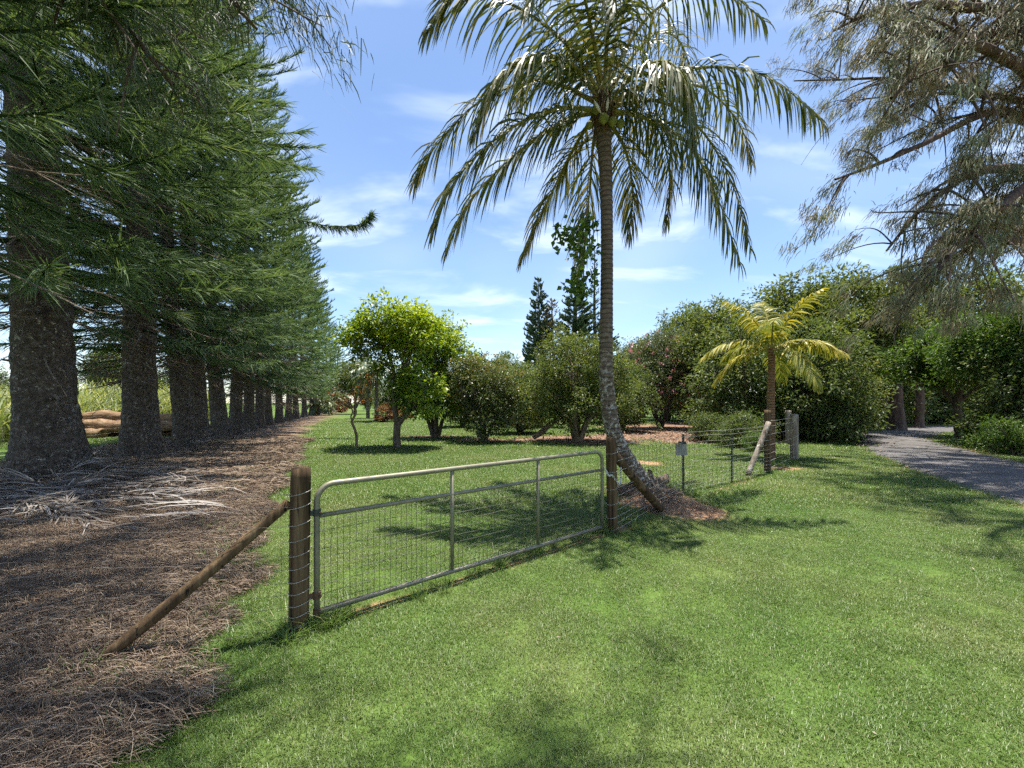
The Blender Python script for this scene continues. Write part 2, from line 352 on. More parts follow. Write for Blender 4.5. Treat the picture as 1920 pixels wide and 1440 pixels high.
    r = link('road', b.mesh('road', m, True)); r['kind'] = 'structure'
make_ground()

# ------------------------------------------------------------------ pines of the left row
def pine_meshes(seed, H, z0, R0, dense, rw, mat, per_m=22, pw=2.4, tr=.5, lf=1.):
    r = np.random.default_rng(seed); tb = QB(); cr = QB(); dd = QB()
    # trunk with flared foot
    K, S = (150, 44) if dense else (40, 18)
    z = np.concatenate((np.linspace(-.1, 1.2, K // 5), np.linspace(1.25, 9, K - K // 5 - 10), np.linspace(9.6, H, 10))); lean = r.normal(0, .008, 2)
    rad = tr * (1 - z.clip(0) / H * .93) + .52 * tr * np.exp(-(z.clip(0) / .55)) + .02
    a = np.arange(S) * 2 * np.pi / S
    ctr = np.stack((lean[0] * z + .08 * np.sin(z * .35 + seed), lean[1] * z + .06 * np.cos(z * .3 + seed)), -1) - np.array([.08 * np.sin(seed), .06 * np.cos(seed)])
    lob = 1 + (.17 if dense else .09) * np.sin(a[None] * 5 + seed + .6 * np.sin(a[None] * 2)) * np.exp(-z.clip(0) / .6)[:, None] + .05 * (vnoise(a[None] * 2.3 + 0 * z[:, None], z[:, None] * 1.7 + 0 * a[None], seed) - .5) + (.15 if dense else 0) * (fbm(a[None] * 5.1 + 0 * z[:, None], z[:, None] * 9 + 0 * a[None], seed + 3) - .5) + (.055 if dense else 0) * (vnoise(0 * a[None] + .3 * np.sin(a[None] * 2), z[:, None] * 6 + .4 * np.sin(a[None] * 3), seed + 5) - .5)
    V = np.stack((ctr[:, :1] + rad[:, None] * lob * np.cos(a), ctr[:, 1:] + rad[:, None] * lob * np.sin(a), np.repeat(z[:, None], S, 1)), -1)
    i = np.arange(S)[None]; j = (i + 1) % S; b0 = (np.arange(K - 1) * S)[:, None]
    tb.add(V, np.stack((b0 + i, b0 + j, b0 + S + j, b0 + S + i), -1), 0.)
    cx = lambda zz: np.stack((np.interp(zz, z, ctr[:, 0]), np.interp(zz, z, ctr[:, 1]), zz), -1)
    # branches
    zb = []; zz = z0
    while zz < H - .4:
        zb += [zz + r.normal(0, .12) for _ in range(r.integers(5, 8))]; zz += r.uniform(.42, .62) * (1.0 if dense else 1.5)
    zb = np.array(zb); nb = len(zb); f = ((zb - z0) / (H - z0)).clip(0, 1)
    L = R0 * (1.02 - .86 * f ** pw) * r.uniform(.78, 1.18, nb)
    az = r.uniform(0, 2 * np.pi, nb); o = np.stack((np.cos(az), np.sin(az), 0 * az), -1)
    Kb = 8; s = np.linspace(0, 1, Kb)
    low = (1 - f * 2.6).clip(-.3, 1)
    dz = (-.50 * low[:, None] * s ** 1.15 + .10 * s + .20 * s ** 3) * L[:, None] * r.uniform(.7, 1.2, nb)[:, None]
    bend = r.normal(0, .18, nb)
    P = cx(zb)[:, None] + rotz2(np.repeat(o[:, None], Kb, 1), bend[:, None] * s[None]) * (s * L[:, None])[..., None]
    P[..., 2] += dz
    cr.tubes(P, (.012 + .030 * (1 - s))[None] * (L / R0)[:, None] ** .5, .03, 3)
    # rope-like branchlets
    M_ = np.maximum((L * per_m).astype(int), 12); bi = np.repeat(np.arange(nb), M_); n = len(bi)
    sp = r.uniform(.22, 1, n) ** .75
    u = sp * (Kb - 1); k = np.minimum(u.astype(int), Kb - 2); w = (u - k)[:, None]
    base = P[bi, k] * (1 - w) + P[bi, k + 1] * w; tan = unit(P[bi, k + 1] - P[bi, k])
    ang = r.uniform(.30, 1.05, n) * r.choice([-1, 1], n) * (1.15 - .5 * sp)
    d = rotz2(tan, ang); lowf = low[bi]
    d[:, 2] += r.normal(.24, .34, n) - .34 * lowf.clip(0, 1) * r.uniform(.3, 1.3, n); d = unit(d)
    ll = lf * r.uniform(.22, .66, n) * (1.2 - .45 * sp) * (L[bi] / R0).clip(.55, 1)
    Kr = 4; q = np.linspace(0, 1, Kr)
    curl = np.where(lowf > .3, r.normal(-.25, .28, n), r.normal(.22, .2, n))
    RP = base[:, None] + d[:, None] * (q[None] * ll[:, None])[..., None]
    RP[..., 2] += curl[:, None] * ll[:, None] * q ** 2
    RP[..., 0] += .10 * ll[:, None] * q ** 2
    t = (r.beta(2, 2.2, n) * .8 + .1 + .12 * (sp - .6)).clip(0, 1)
    side = unit(np.cross(d, r.normal(0, 1, (n, 3)))); cr.ribbons(RP, rw * np.array([.8, 1, .85, .2])[None] * r.uniform(.75, 1.25, n)[:, None], side, t)
    # bare dead limbs below the crown
    nd = 80; zd = r.uniform(z0 - 1.9, z0 + 3.5, nd); az = r.uniform(0, 2 * np.pi, nd); Ld = r.uniform(1.2, 3.8, nd) * np.where(zd < z0 - .6, .55, 1)
    s = np.linspace(0, 1, 7); o = np.stack((np.cos(az), np.sin(az), 0 * az), -1)
    DP = cx(zd)[:, None] + rotz2(np.repeat(o[:, None], 7, 1), r.normal(0, .25, nd)[:, None] * s) * (s * Ld[:, None])[..., None]
    DP[..., 2] += (-r.uniform(.15, .55, nd)[:, None] * s ** 1.3 + r.uniform(0, .2, nd)[:, None] * s ** 3) * Ld[:, None]
    dd.tubes(DP, (.020 * (1 - s) + .006)[None] * r.uniform(.6, 1.2, nd)[:, None], 0., 4)
    m2 = nd * 5; bi = r.integers(0, nd, m2); k = r.integers(2, 6, m2); base = DP[bi, k]; d = rotz2(unit(DP[bi, k + 1] - DP[bi, k]), r.normal(0, .6, m2)); d[:, 2] += r.normal(-.1, .25, m2)
    q = np.linspace(0, 1, 4); ll = r.uniform(.3, 1.1, m2)
    TP = base[:, None] + d[:, None] * (q * ll[:, None])[..., None]; TP[..., 2] += r.normal(-.05, .15, m2)[:, None] * ll[:, None] * q ** 2
    dd.tubes(TP, np.array([.008, .007, .006, .003])[None], 0., 3)
    ns = 22; zs_ = r.uniform(1.2, z0 + 1.5, ns); az = r.uniform(0, 2 * np.pi, ns); hd = np.stack((np.cos(az), np.sin(az), 0 * az), -1); q = np.linspace(0, 1, 4); ll = r.uniform(.08, .30, ns); r0 = np.interp(zs_, z, rad) * .9
    KP = cx(zs_)[:, None] + hd[:, None] * (r0[:, None] + q * ll[:, None])[..., None]; KP[..., 2] -= r.uniform(-.2, .5, ns)[:, None] * ll[:, None] * q
    dd.tubes(KP, r.uniform(.012, .035, ns)[:, None] * np.array([1.3, 1, .8, .5])[None], 0., 6)
    return (tb.mesh('trunk', M['pine_bark'], True), cr.mesh('crown', mat), dd.mesh('dead_limbs', M['dead_twig']))
def make_pine(meshes, label, loc, rz, scl, group):
    o = thing('pine_tree', label, 'pine tree', loc, rz, group); o.scale = (scl, scl, scl); o.rotation_euler = (.05 * math.sin(loc[1] * 2.3), .05 * math.cos(loc[1] * 1.7), rz)
    for nm, me in zip(('trunk', 'crown', 'dead_limbs'), meshes):
        c = link(nm, me, o)
        if nm == 'dead_limbs': c['kind'] = 'stuff'
    return o
PINE_NEAR = [pine_meshes(11, 25, 4.7, 4.9, True, .020, M['pine'], 52), pine_meshes(12, 26, 5.0, 4.7, True, .020, M['pine'], 52, 2.4, .36), pine_meshes(18, 24, 4.3, 4.5, True, .024, M['pine'], 44, 2.4, .34)]
PINE_FAR = [pine_meshes(13, 25, 3.9, 4.1, False, .055, M['pine'], 26, 2.4, .31), pine_meshes(14, 24, 3.4, 3.9, False, .055, M['pine'], 26, 2.4, .31)]
ORD = ['first', 'second', 'third', 'fourth', 'fifth', 'sixth', 'seventh', 'eighth', 'ninth', 'tenth', 'eleventh', 'twelfth', 'thirteenth', 'fourteenth',
       'fifteenth', 'sixteenth', 'seventeenth', 'eighteenth', 'nineteenth', 'twentieth']
RD = [(8.9, -10.4, 1.0), (12.2, -11.45, .86), (14.4, -11.9, .80), (16.4, -13.0, .92), (18.6, -13.7, .88), (20.8, -14.6, .84), (23.2, -15.5, .9), (26, -16.6, .86), (29, -17.9, .88), (32.5, -19.2, .86), (36.5, -20.7, .84),
      (41, -22.4, .9), (46, -24.2, .86), (52, -26.4, .86), (58, -28.7, .84), (65, -31.3, .82), (73, -34.2, .82), (82, -37.5, .8), (92, -41.2, .78), (103, -45.3, .74)]
for i, (d, x, s) in enumerate(RD):
    near = i < 6
    me = PINE_NEAR[(0, 0, 1, 2, 1, 2)[i]] if near else PINE_FAR[i % 2]
    lab = 'tall pine in the left row, ' + (ORD[i] + ' trunk counted from the camera' if i else 'the thick first trunk nearest the camera')
    pine = make_pine(me, lab, (x, d, float(gz(x, d)) - .02), i * 2.1 + .4, s, 'pines in the row left of the lawn')
    if i == 5:                            # the one long bough that sticks out over the lawn
        bpy.context.view_layer.update(); mi = pine.matrix_world.inverted(); r_ = np.random.default_rng(4)
        w_ = spline([(x, d, 11.0), (x + 2.6, d - .2, 11.4), (x + 5.0, d - .4, 10.9), (-7.9, d - .5, 10.9), (-7.2, d - .5, 11.5)], 40); q_ = QB(); q_.tubes(w_[None], np.linspace(.05, .012, 40)[None], .0, 5)
        n_ = 900; k_ = (8 + 31 * r_.uniform(0, 1, n_) ** .8).astype(int); t_ = unit(w_[np.minimum(k_ + 1, 39)] - w_[k_ - 1]); d_ = unit(t_ * .8 + r_.normal(0, .42, (n_, 3)) + [0, 0, -.45]); g_ = np.linspace(0, 1, 4)
        rp_ = w_[k_][:, None] + d_[:, None] * (g_ * r_.uniform(.2, .55, n_)[:, None])[..., None]; rp_[..., 2] -= .12 * g_ ** 2; q_.ribbons(rp_, .034 * np.array([.8, 1, .8, .2])[None], unit(np.cross(d_, r_.normal(0, 1, (n_, 3)))), r_.uniform(.1, .8, n_))
        q_.v = [np.array([tuple(mi @ Vector(map(float, p_))) for p_ in v_], np.float32) for v_ in q_.v]; link('long_bough', q_.mesh('long_bough', M['pine']), pine)
make_pine(PINE_NEAR[1], 'pine at the left picture edge showing only overhanging boughs', (-8.9, 4.3, 0), 1.2, .95, 'pines in the row left of the lawn')

# ------------------------------------------------------------------ coconut palms
def frond_meshes(P, r, leaf_len, nside, lmat, smat, wind=(0, 0, 0), droop=.75, w=.034, base_r=.045, bare=.14, t0=.5, tspread=.22, fwd=0., lat_w=.75, jit=.07, pull=.42, brown=0.):
    """P: K,3 rachis points relative to the thing"""
    K = len(P); st = QB(); lf = QB()
    s = np.linspace(0, 1, K)
    st.tubes(P[None], (base_r * (1 - s) ** 1.3 * .85 + .006 + base_r * .9 * np.exp(-s / .05))[None], 0., 5)
    n = nside * 2; sp = np.repeat(np.linspace(bare, .995, nside), 2) + r.normal(0, .004, n); sp = sp.clip(bare * .8, .998)
    sgn = np.tile([-1., 1.], nside)
    u = sp * (K - 1); k = np.minimum(u.astype(int), K - 2); ww = (u - k)[:, None]
    base = P[k] * (1 - ww) + P[k + 1] * ww; tan = unit(P[k + 1] - P[k])
    lat = np.cross(tan, np.array([0, 0, 1.])); ln = np.linalg.norm(lat, axis=1, keepdims=True)
    ref = unit(np.cross(P[min(2, K - 1)] - P[0], [0, 0, 1.])); lat = np.where(ln > .25, lat / np.maximum(ln, 1e-6), ref)
    up = np.cross(lat, tan)
    d = unit(lat * sgn[:, None] * (lat_w * (1 - .33 * sp[:, None])) + tan * (.35 + fwd + .55 * sp[:, None] ** 2) + up * .18 + r.normal(0, jit, (n, 3)) + np.array(wind) * .5)
    ll = leaf_len * np.interp(sp, [0, bare, .35, .6, .85, 1], [.5, .55, 1, 1, .72, .35]) * r.uniform(.82, 1.08, n)
    ll *= np.where(r.uniform(0, 1, n) < .06, r.uniform(.3, .7, n), 1)
    q = np.linspace(0, 1, 5)
    dr = droop * r.uniform(.75, 1.25, n)
    LP = np.zeros((n, 5, 3)); LP[:, 0] = base; cur = d.copy()
    for j in range(1, 5):
        cur = unit(cur + np.array([0, 0, -1.]) * (dr * pull)[:, None] + np.array(wind) * .12); LP[:, j] = LP[:, j - 1] + cur * (ll / 4)[:, None]
    dirn = unit(LP[:, 2] - LP[:, 0]); side = unit(np.cross(dirn, np.cross(tan, dirn)) + r.normal(0, .25, (n, 3)))
    wid = w * np.array([.55, 1, .9, .6, .08])[None] * r.uniform(.8, 1.15, n)[:, None]
    t = (t0 + r.normal(0, tspread, n) + np.where(r.uniform(0, 1, n) < .07, .35, 0)).clip(0, 1)
    if brown: t = (t + brown * (r.uniform(0, 1, n) < .10 + .30 * (sp > .72)) * r.uniform(.5, 1.5, n)).clip(0, 1)
    lf.ribbons(LP, wid, side, t)
    return st.mesh('stalk', smat, True), lf.mesh('frond', lmat)
def trunk_ringed(P, R, ring, mat, sides=16):
    P = np.asarray(P); K = len(P); seg = np.concatenate(([0], np.cumsum(np.linalg.norm(np.diff(P, axis=0), axis=1))))
    n = max(int(seg[-1] / (ring / 4)), 12); u = np.linspace(0, seg[-1], n)
    Q = np.stack([np.interp(u, seg, P[:, i]) for i in range(3)], -1); RR = np.interp(u, seg, R) * (1 + .08 * (1 - ((u / ring + .06 * np.sin(u * 9)) % 1)))
    b = QB(); b.tubes(Q[None], RR[None], 0., sides); return b.mesh('trunk', mat, True)
def palm_bark(name, c0, c1, c2, lichen):
    m, t, b, o = new_mat(name)
    n = noise(t, 9, 8, .7, stretch=(1, 1, 2.2)); c = ramp(t, n, [(.3, c0), (.55, c1), (.78, c2)])
    z = t.nodes.new('ShaderNodeSeparateXYZ'); t.links.new(t.nodes.new('ShaderNodeTexCoord').outputs['Object'], z.inputs[0])
    hi = maprange(t, z.outputs['Z'], 1.5, 3.4, 1., 0.)
    l = math2(t, 'MULTIPLY', maprange(t, noise(t, 13, 6, .75), .50, .60), hi)
    wv = t.nodes.new('ShaderNodeTexWave'); wv.bands_direction = 'Z'; wv.inputs['Scale'].default_value = 3.7; wv.inputs['Distortion'].default_value = 2.2; wv.inputs['Detail'].default_value = 2; t.links.new(t.nodes.new('ShaderNodeTexCoord').outputs['Object'], wv.inputs['Vector'])
    c = mixc(t, maprange(t, wv.outputs['Fac'], .0, .35, .75, 0.), c, (.03, .02, .013))
    c = mixc(t, math2(t, 'MULTIPLY', l, lichen), c, (.52, .50, .44))
    t.links.new(c, b.inputs['Base Color']); b.inputs['Roughness'].default_value = .9
    bump(t, b, n, .8, .025); return m
M['palm_bark'] = palm_bark('palm_bark', (.05, .035, .024), (.15, .108, .074), (.28, .215, .16), .8)
M['ypalm_bark'] = palm_bark('young_palm_bark', (.09, .05, .028), (.24, .13, .07), (.36, .24, .14), 0.)
M['fibre'] = bark_mat('palm_fibre', [(.3, (.05, .028, .016)), (.6, (.17, .095, .05)), (.8, (.32, .21, .12))], 12, (1, 1, .25))
M['husk'] = bark_mat('green_husk', [(.3, (.11, .13, .03)), (.7, (.24, .25, .07))], 6, bs=.1)
M['spathe'] = bark_mat('dry_spathe', [(.3, (.40, .34, .27)), (.7, (.72, .68, .62))], 8, bs=.3)

def coconut_palm():
    bx, by = PALM_BASE; base = np.array([bx, by, float(gz(bx, by))])
    o = thing('coconut_palm', 'tall coconut palm with curved ringed trunk beside the gate latch post', 'palm', tuple(base))
    pts = [(1217, 934, 7.6, 42), (1208, 910, 7.6, 34), (1193, 886, 7.55, 31), (1174, 860, 7.5, 30), (1159, 832, 7.4, 29), (1147, 798, 7.3, 28), (1140, 750, 7.2, 27), (1136, 690, 7.1, 25), (1137, 600, 7.0, 23), (1138, 480, 6.95, 21.5), (1137, 360, 6.95, 22), (1133, 270, 6.95, 26), (1130, 225, 6.95, 34), (1130, 195, 6.95, 28)]
    P = np.array([A(x, y, d) - base for x, y, d, w in pts]); P[0, 2] = -.15; R = np.array([w * .5 / F * d for x, y, d, w in pts])
    PS = spline(np.c_[P, R], 90)
    link('trunk', trunk_ringed(PS[:, :3], PS[:, 3], .085, M['palm_bark'], 18), o)
    r = np.random.default_rng(5); C = A(1130, 195, 6.95) - base
    # root skirt
    b = QB(); n = 46; az = r.uniform(0, 2 * np.pi, n); k = np.linspace(0, 1, 7); re = (.12 + r.uniform(.15, .62, n)[:, None] * k ** 1.3)
    RP = np.zeros((n, 7, 3)); RP[..., 0] = np.cos(az)[:, None] * re; RP[..., 1] = np.sin(az)[:, None] * re; RP[..., 2] = (r.uniform(.15, .42, n)[:, None] * (1 - k) ** 1.7 - .05); RP += r.normal(0, .012, RP.shape)
    b.tubes(RP, r.uniform(.010, .028, n)[:, None] * (1.2 - .6 * k)[None], 0., 5); link('roots', b.mesh('roots', M['palm_bark'], True), o)
    # fronds: image guide points (px, py) with a distance for each, so that they spread round the crown in depth
    FR = [  # [(px,py,D)...], leaf length, droop, tint
        ([(1118, 165, 6.9), (1060, 80, 6.7), (960, 8, 6.5), (860, -12, 6.4), (800, 60, 6.4)], .85, .80, .35),
        ([(1112, 170, 6.8), (1068, 118, 6.4), (1000, 104, 6.0), (935, 150, 5.8), (890, 250, 5.8)], .80, .85, .30),
        ([(1112, 190, 7.0), (1010, 150, 7.4), (900, 190, 7.8), (820, 270, 8.0), (775, 345, 8.1)], .85, .75, .45),
        ([(1108, 205, 6.8), (1040, 205, 6.4), (950, 245, 6.1), (860, 330, 5.9), (812, 430, 5.9)], .80, .80, .42),
        ([(1108, 212, 7.0), (1050, 230, 7.0), (960, 295, 7.0), (880, 380, 7.0), (838, 470, 7.0)], .75, .85, .40),
        ([(1112, 222, 7.1), (1075, 280, 7.6), (1040, 350, 8.0), (1005, 420, 8.2), (978, 488, 8.3)], .70, .85, .62),
        ([(1122, 230, 7.1), (1112, 270, 7.7), (1106, 350, 8.2), (1098, 430, 8.4), (1090, 500, 8.4)], .85, .80, .55),
        ([(1142, 228, 7.1), (1168, 270, 7.7), (1182, 320, 8.2), (1186, 380, 8.4), (1180, 442, 8.4)], .75, .80, .58),
        ([(1148, 215, 7.1), (1200, 215, 7.8), (1240, 255, 8.4), (1255, 330, 8.8), (1250, 420, 8.9)], .80, .80, .66),
        ([(1150, 208, 7.0), (1220, 225, 7.0), (1290, 270, 7.0), (1345, 370, 7.0), (1388, 495, 7.0)], .75, .85, .35),
        ([(1150, 200, 7.0), (1240, 190, 7.4), (1320, 250, 7.8), (1375, 350, 8.0), (1408, 468, 8.1)], .75, .85, .38),
        ([(1146, 185, 6.8), (1200, 130, 6.2), (1255, 118, 5.8), (1290, 170, 5.6), (1298, 260, 5.6)], .90, .95, .40),
        ([(1148, 190, 6.95), (1230, 150, 6.8), (1340, 125, 6.7), (1450, 150, 6.6), (1545, 232, 6.6)], .80, .95, .32),
        ([(1148, 195, 7.1), (1230, 160, 7.6), (1320, 165, 8.2), (1385, 230, 8.6), (1412, 310, 8.7)], .75, .85, .45),
        ([(1142, 160, 6.95), (1180, 80, 6.9), (1240, 10, 6.8), (1340, -25, 6.8), (1435, 40, 6.8)], .80, .85, .35),
        ([(1128, 155, 6.9), (1110, 60, 6.6), (1085, -40, 6.2), (1040, -80, 5.6), (985, 20, 5.2)], .90, .85, .42),
        ([(1134, 155, 6.9), (1140, 60, 6.6), (1150, -40, 6.1), (1155, -80, 5.4), (1150, 30, 4.95)], .85, .85, .36),
        ([(1138, 155, 7.0), (1165, 40, 7.2), (1200, -70, 7.5), (1270, -130, 7.9), (1350, -110, 8.3)], .85, .75, .42),
        ([(1124, 155, 7.0), (1085, 50, 7.3), (1030, -60, 7.7), (950, -110, 8.1), (870, -90, 8.5)], .85, .75, .42),
        ([(1144, 170, 7.1), (1190, 100, 7.8), (1235, 60, 8.6), (1275, 80, 9.4), (1300, 150, 9.9)], .8, .85, .45),
        ([(1116, 175, 7.1), (1070, 130, 7.8), (1025, 100, 8.6), (990, 130, 9.3), (975, 200, 9.8)], .8, .85, .45)]
    for g, ll, dr, tt in FR:
        p = np.array([A(*q) - base for q in g]); p = np.vstack((C + (p[0] - C) * .15 - [0, 0, .12], p))
        st, lf = frond_meshes(spline(p, 26), r, ll * 1.32, 80, M['palm_leaf'], M['palm_stalk'], (-.34, -.05, 0), dr * 1.3, .033, .060, .25, tt, .24, 0., .64, .18, .52, .24)
        f = link('frond', lf, o); link('stalk', st, f)
    # spear leaf, fibre, nuts, flower stalks, dry spathes
    b = QB(); n = 150; az = r.uniform(0, 2 * np.pi, n); k = np.linspace(0, 1, 5); Lh = r.uniform(.15, .5, n)
    FP = np.zeros((n, 5, 3)); ra = .11 + r.uniform(.02, .12, n)[:, None] * np.sin(k * 2.6); FP[..., 0] = np.cos(az)[:, None] * ra; FP[..., 1] = np.sin(az)[:, None] * ra; FP[..., 2] = (r.uniform(-.25, .25, n)[:, None] - Lh[:, None] * k)
    FP += C; b.ribbons(FP, r.uniform(.01, .05, n)[:, None] * np.array([1, 1, .8, .5, .2])[None], unit(np.stack((-np.sin(az), np.cos(az), 0 * az), -1)), 0.); link('fibre', b.mesh('fibre', M['fibre']), o)
    for (px, py, d, s) in [(1132, 222, 6.62, .085), (1118, 205, 6.65, .075), (1148, 228, 6.75, .08), (1163, 232, 6.9, .08), (1105, 235, 6.9, .07)]:
        b = QB(); k = np.linspace(0, 1, 9); rr = np.sin(k * np.pi).clip(.02) * s; c = A(px, py, d) - base
        NP = np.stack((0 * k, 0 * k, (k - .5) * s * 2.5), -1) + c
        b.tubes(NP[None], rr[None], 0., 10); link('coconut', b.mesh('coconut', M['husk'], True), o)
    b = QB(); n = 46; d = unit(np.c_[r.normal(0, .6, n), r.normal(-.5, .5, n), r.uniform(.1, 1, n)]); k = np.linspace(0, 1, 5); ll = r.uniform(.3, .75, n)
    SP = C + d[:, None] * (k * ll[:, None])[..., None]; SP[..., 2] -= .30 * k ** 2; b.tubes(SP, .006, 0., 3); link('flower_stalks', b.mesh('flower_stalks', M['fibre']), o)
    for (px, py, d, ax, L) in [(1139, 195, 6.45, (.05, -.2, .95), .22), (1186, 175, 6.6, (.7, -.2, -.6), .26), (1120, 200, 6.5, (-.5, -.3, .6), .24)]:
        b = QB(); k = np.linspace(0, 1, 7); c = A(px, py, d) - base; SPp = c + unit(ax) * ((k - .5) * L)[:, None]
        b.tubes(SPp[None], (np.sin(k * np.pi).clip(.05) * .028)[None], 0., 6); link('spathe', b.mesh('spathe', M['spathe'], True), o)
coconut_palm()

def small_palm(name, label, loc, h, rad, nf, flen, lmat, bmat, seed, w=.045, nside=46, t0=.6, lean=(0, 0), droop=.7, kind='palm', e0=-.45):
    r = np.random.default_rng(seed); o = thing(name, label, kind, loc)
    k = np.linspace(0, 1, 30); P = np.stack((lean[0] * k ** 1.5, lean[1] * k ** 1.5, h * k - .1), -1)
    link('trunk', trunk_ringed(P, rad * (1.25 - .45 * k + .35 * np.exp(-k / .04) + .4 * np.exp(-((1 - k) / .06) ** 2)), .09, bmat, 12), o)
    C = P[-1]
    for i in range(nf):
        az = i * 2.399 + r.uniform(-.3, .3); e = np.interp(i / max(nf - 1, 1), [0, 1], [e0, 1.3]) + r.normal(0, .12); L = flen * r.uniform(.85, 1.12)
        hd = np.array([np.cos(az), np.sin(az), 0]); d0 = hd * np.cos(e) + np.array([0, 0, np.sin(e)])
        p = [C - [0, 0, .08]]; cur = d0
        for j in range(8): p.append(p[-1] + cur * L / 8); cur = unit(cur + np.array([0, 0, -.13 - .09 * np.cos(e)]))
        st, lf = frond_meshes(np.array(p), r, flen * .30, nside, lmat, M['palm_stalk'], (-.12, 0, 0), droop, w, rad * .34, .14, t0 + r.uniform(-.2, .25), .18)
        f = link('frond', lf, o); link('stalk', st, f)
    return o
yx, yd = 8.05, 12.3
small_palm('young_palm', 'young palm with yellow fronds behind the fence corner post', (yx, yd, 0), 3.55, .105, 12, 2.15, M['ypalm_leaf'], M['ypalm_bark'], 21, .055, 44, .42, (0.05, 0), .8, 'palm', -.12)

# ------------------------------------------------------------------ broad-leaved trees and shrubs
def leafy_meshes(seed, stems, lobes, nclump, per, leaf, lw, crad, lmat, bmat, limb_r=.05, ntwig=160, tintfn=None, flowers=0, fmat=None, stem_r=.09, hang=0.):
    """stems: list of polylines (x,y,z,r); lobes: (cx,cy,cz,rx,ry,rz)"""
    r = np.random.default_rng(seed); tb = QB(); cr = QB()
    SP = []
    for s_ in stems:
        p = spline(s_, 14); tb.tubes(p[None, :, :3], p[None, :, 3], 0., 9); SP.append(p)
    lobes = np.array(lobes, float); vol = lobes[:, 3] * lobes[:, 4] * lobes[:, 5]; pi = r.choice(len(lobes), nclump, p=vol / vol.sum())
    d = unit(r.normal(0, 1, (nclump, 3))); rad = r.uniform(.45, 1.0, nclump) ** .6 * np.where(r.uniform(0, 1, nclump) < .09, r.uniform(1.05, 1.28, nclump), 1)
    lump = 1 + .36 * (vnoise(d[:, 0] * 3 + 7 * pi, d[:, 1] * 3 + d[:, 2] * 2.3 + seed, seed) - .5) * 2
    C = lobes[pi, :3] + d * lobes[pi, 3:] * (rad * lump)[:, None]
    C = C[C[:, 2] > .15]; nc = len(C); d = d[:nc]
    # limbs and twigs to clumps
    tips = r.choice(nc, min(ntwig, nc), replace=False); k = np.linspace(0, 1, 7)
    allP = np.concatenate(SP)[:, :]
    for q, ti in enumerate(tips):
        c = C[ti]; cand = allP[allP[:, 2] < c[2] + .2]
        if len(cand) == 0: continue
        j = np.argmin(np.linalg.norm(cand[:, :3] - c, axis=1) + r.uniform(0, .6, len(cand)) * np.linalg.norm(cand[:, :3] - c, axis=1).mean())
        a = cand[j, :3]; L = np.linalg.norm(c - a); mid = a * .55 + c * .45 + r.normal(0, .10, 3) * L + np.array([0, 0, .12 * L])
        P = bez(a, a * .7 + mid * .3 + [0, 0, .05 * L], mid, c, 7)
        r0 = min(cand[j, 3] * .55, limb_r * (.35 + .25 * L))
        tb.tubes(P[None], (r0 * (1 - k) + .006)[None], 0., 5)
    n = nc * per; ci = np.repeat(np.arange(nc), per)
    off = r.normal(0, 1, (n, 3)); off *= (crad * r.uniform(.3, 1, n) / np.maximum(np.linalg.norm(off, axis=1), 1e-6))[:, None]; off[:, 2] *= .75
    pos = C[ci] + off
    ld = unit(off) * .8 + d[ci % len(d)] * .25 + r.normal(0, .45, (n, 3)); ld[:, 2] -= .15 + hang
    nr = unit(r.normal(0, .55, (n, 3)) + np.array([0, 0, 1.0]))
    ct = r.normal(0, .16, nc); t = (.45 + ct[ci] + r.normal(0, .15, n))
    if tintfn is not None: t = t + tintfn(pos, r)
    cr.leaves(pos, ld, nr, leaf * r.uniform(.7, 1.25, n), lw * r.uniform(.75, 1.2, n), t.clip(0, 1))
    out_ = [('trunk', tb.mesh('trunk', bmat, True)), ('crown', cr.mesh('crown', lmat))]
    if flowers:
        fb = QB(); fi = r.choice(nc, flowers); fp = C[fi] + d[fi % len(d)] * crad * .9
        m = 7; fp = np.repeat(fp, m, 0) + r.normal(0, .06, (flowers * m, 3)); fd = r.normal(0, 1, (flowers * m, 3)); fd[:, 2] += .5
        fb.leaves(fp, fd, unit(r.normal(0, 1, (flowers * m, 3))), .13, .10, r.uniform(0, 1, flowers * m)); out_.append(('flowers', fb.mesh('flowers', fmat)))
    return out_
def make_tree(meshes, name, label, cat, loc, rz=0., scl=1.0, group=None):
    o = thing(name, label, cat, loc, rz, group); o.scale = (scl,) * 3 if np.isscalar(scl) else scl
    for nm, me in meshes: link(nm, me, o)
    return o
def multi_stem(r, n, h, spread, r0):
    S = []
    for i in range(n):
        az = i * 2 * math.pi / n + r.uniform(-.4, .4); sp = spread * r.uniform(.6, 1.1); hh = h * r.uniform(.8, 1.1)
        S.append([(.08 * math.cos(az), .08 * math.sin(az), -.1, r0), (.28 * sp * math.cos(az), .28 * sp * math.sin(az), hh * .3, r0 * .8), (.6 * sp * math.cos(az + .2), .6 * sp * math.sin(az + .2), hh * .65, r0 * .55), (sp * math.cos(az + .1), sp * math.sin(az + .1), hh, r0 * .25)])
    return S
rr = np.random.default_rng(99)
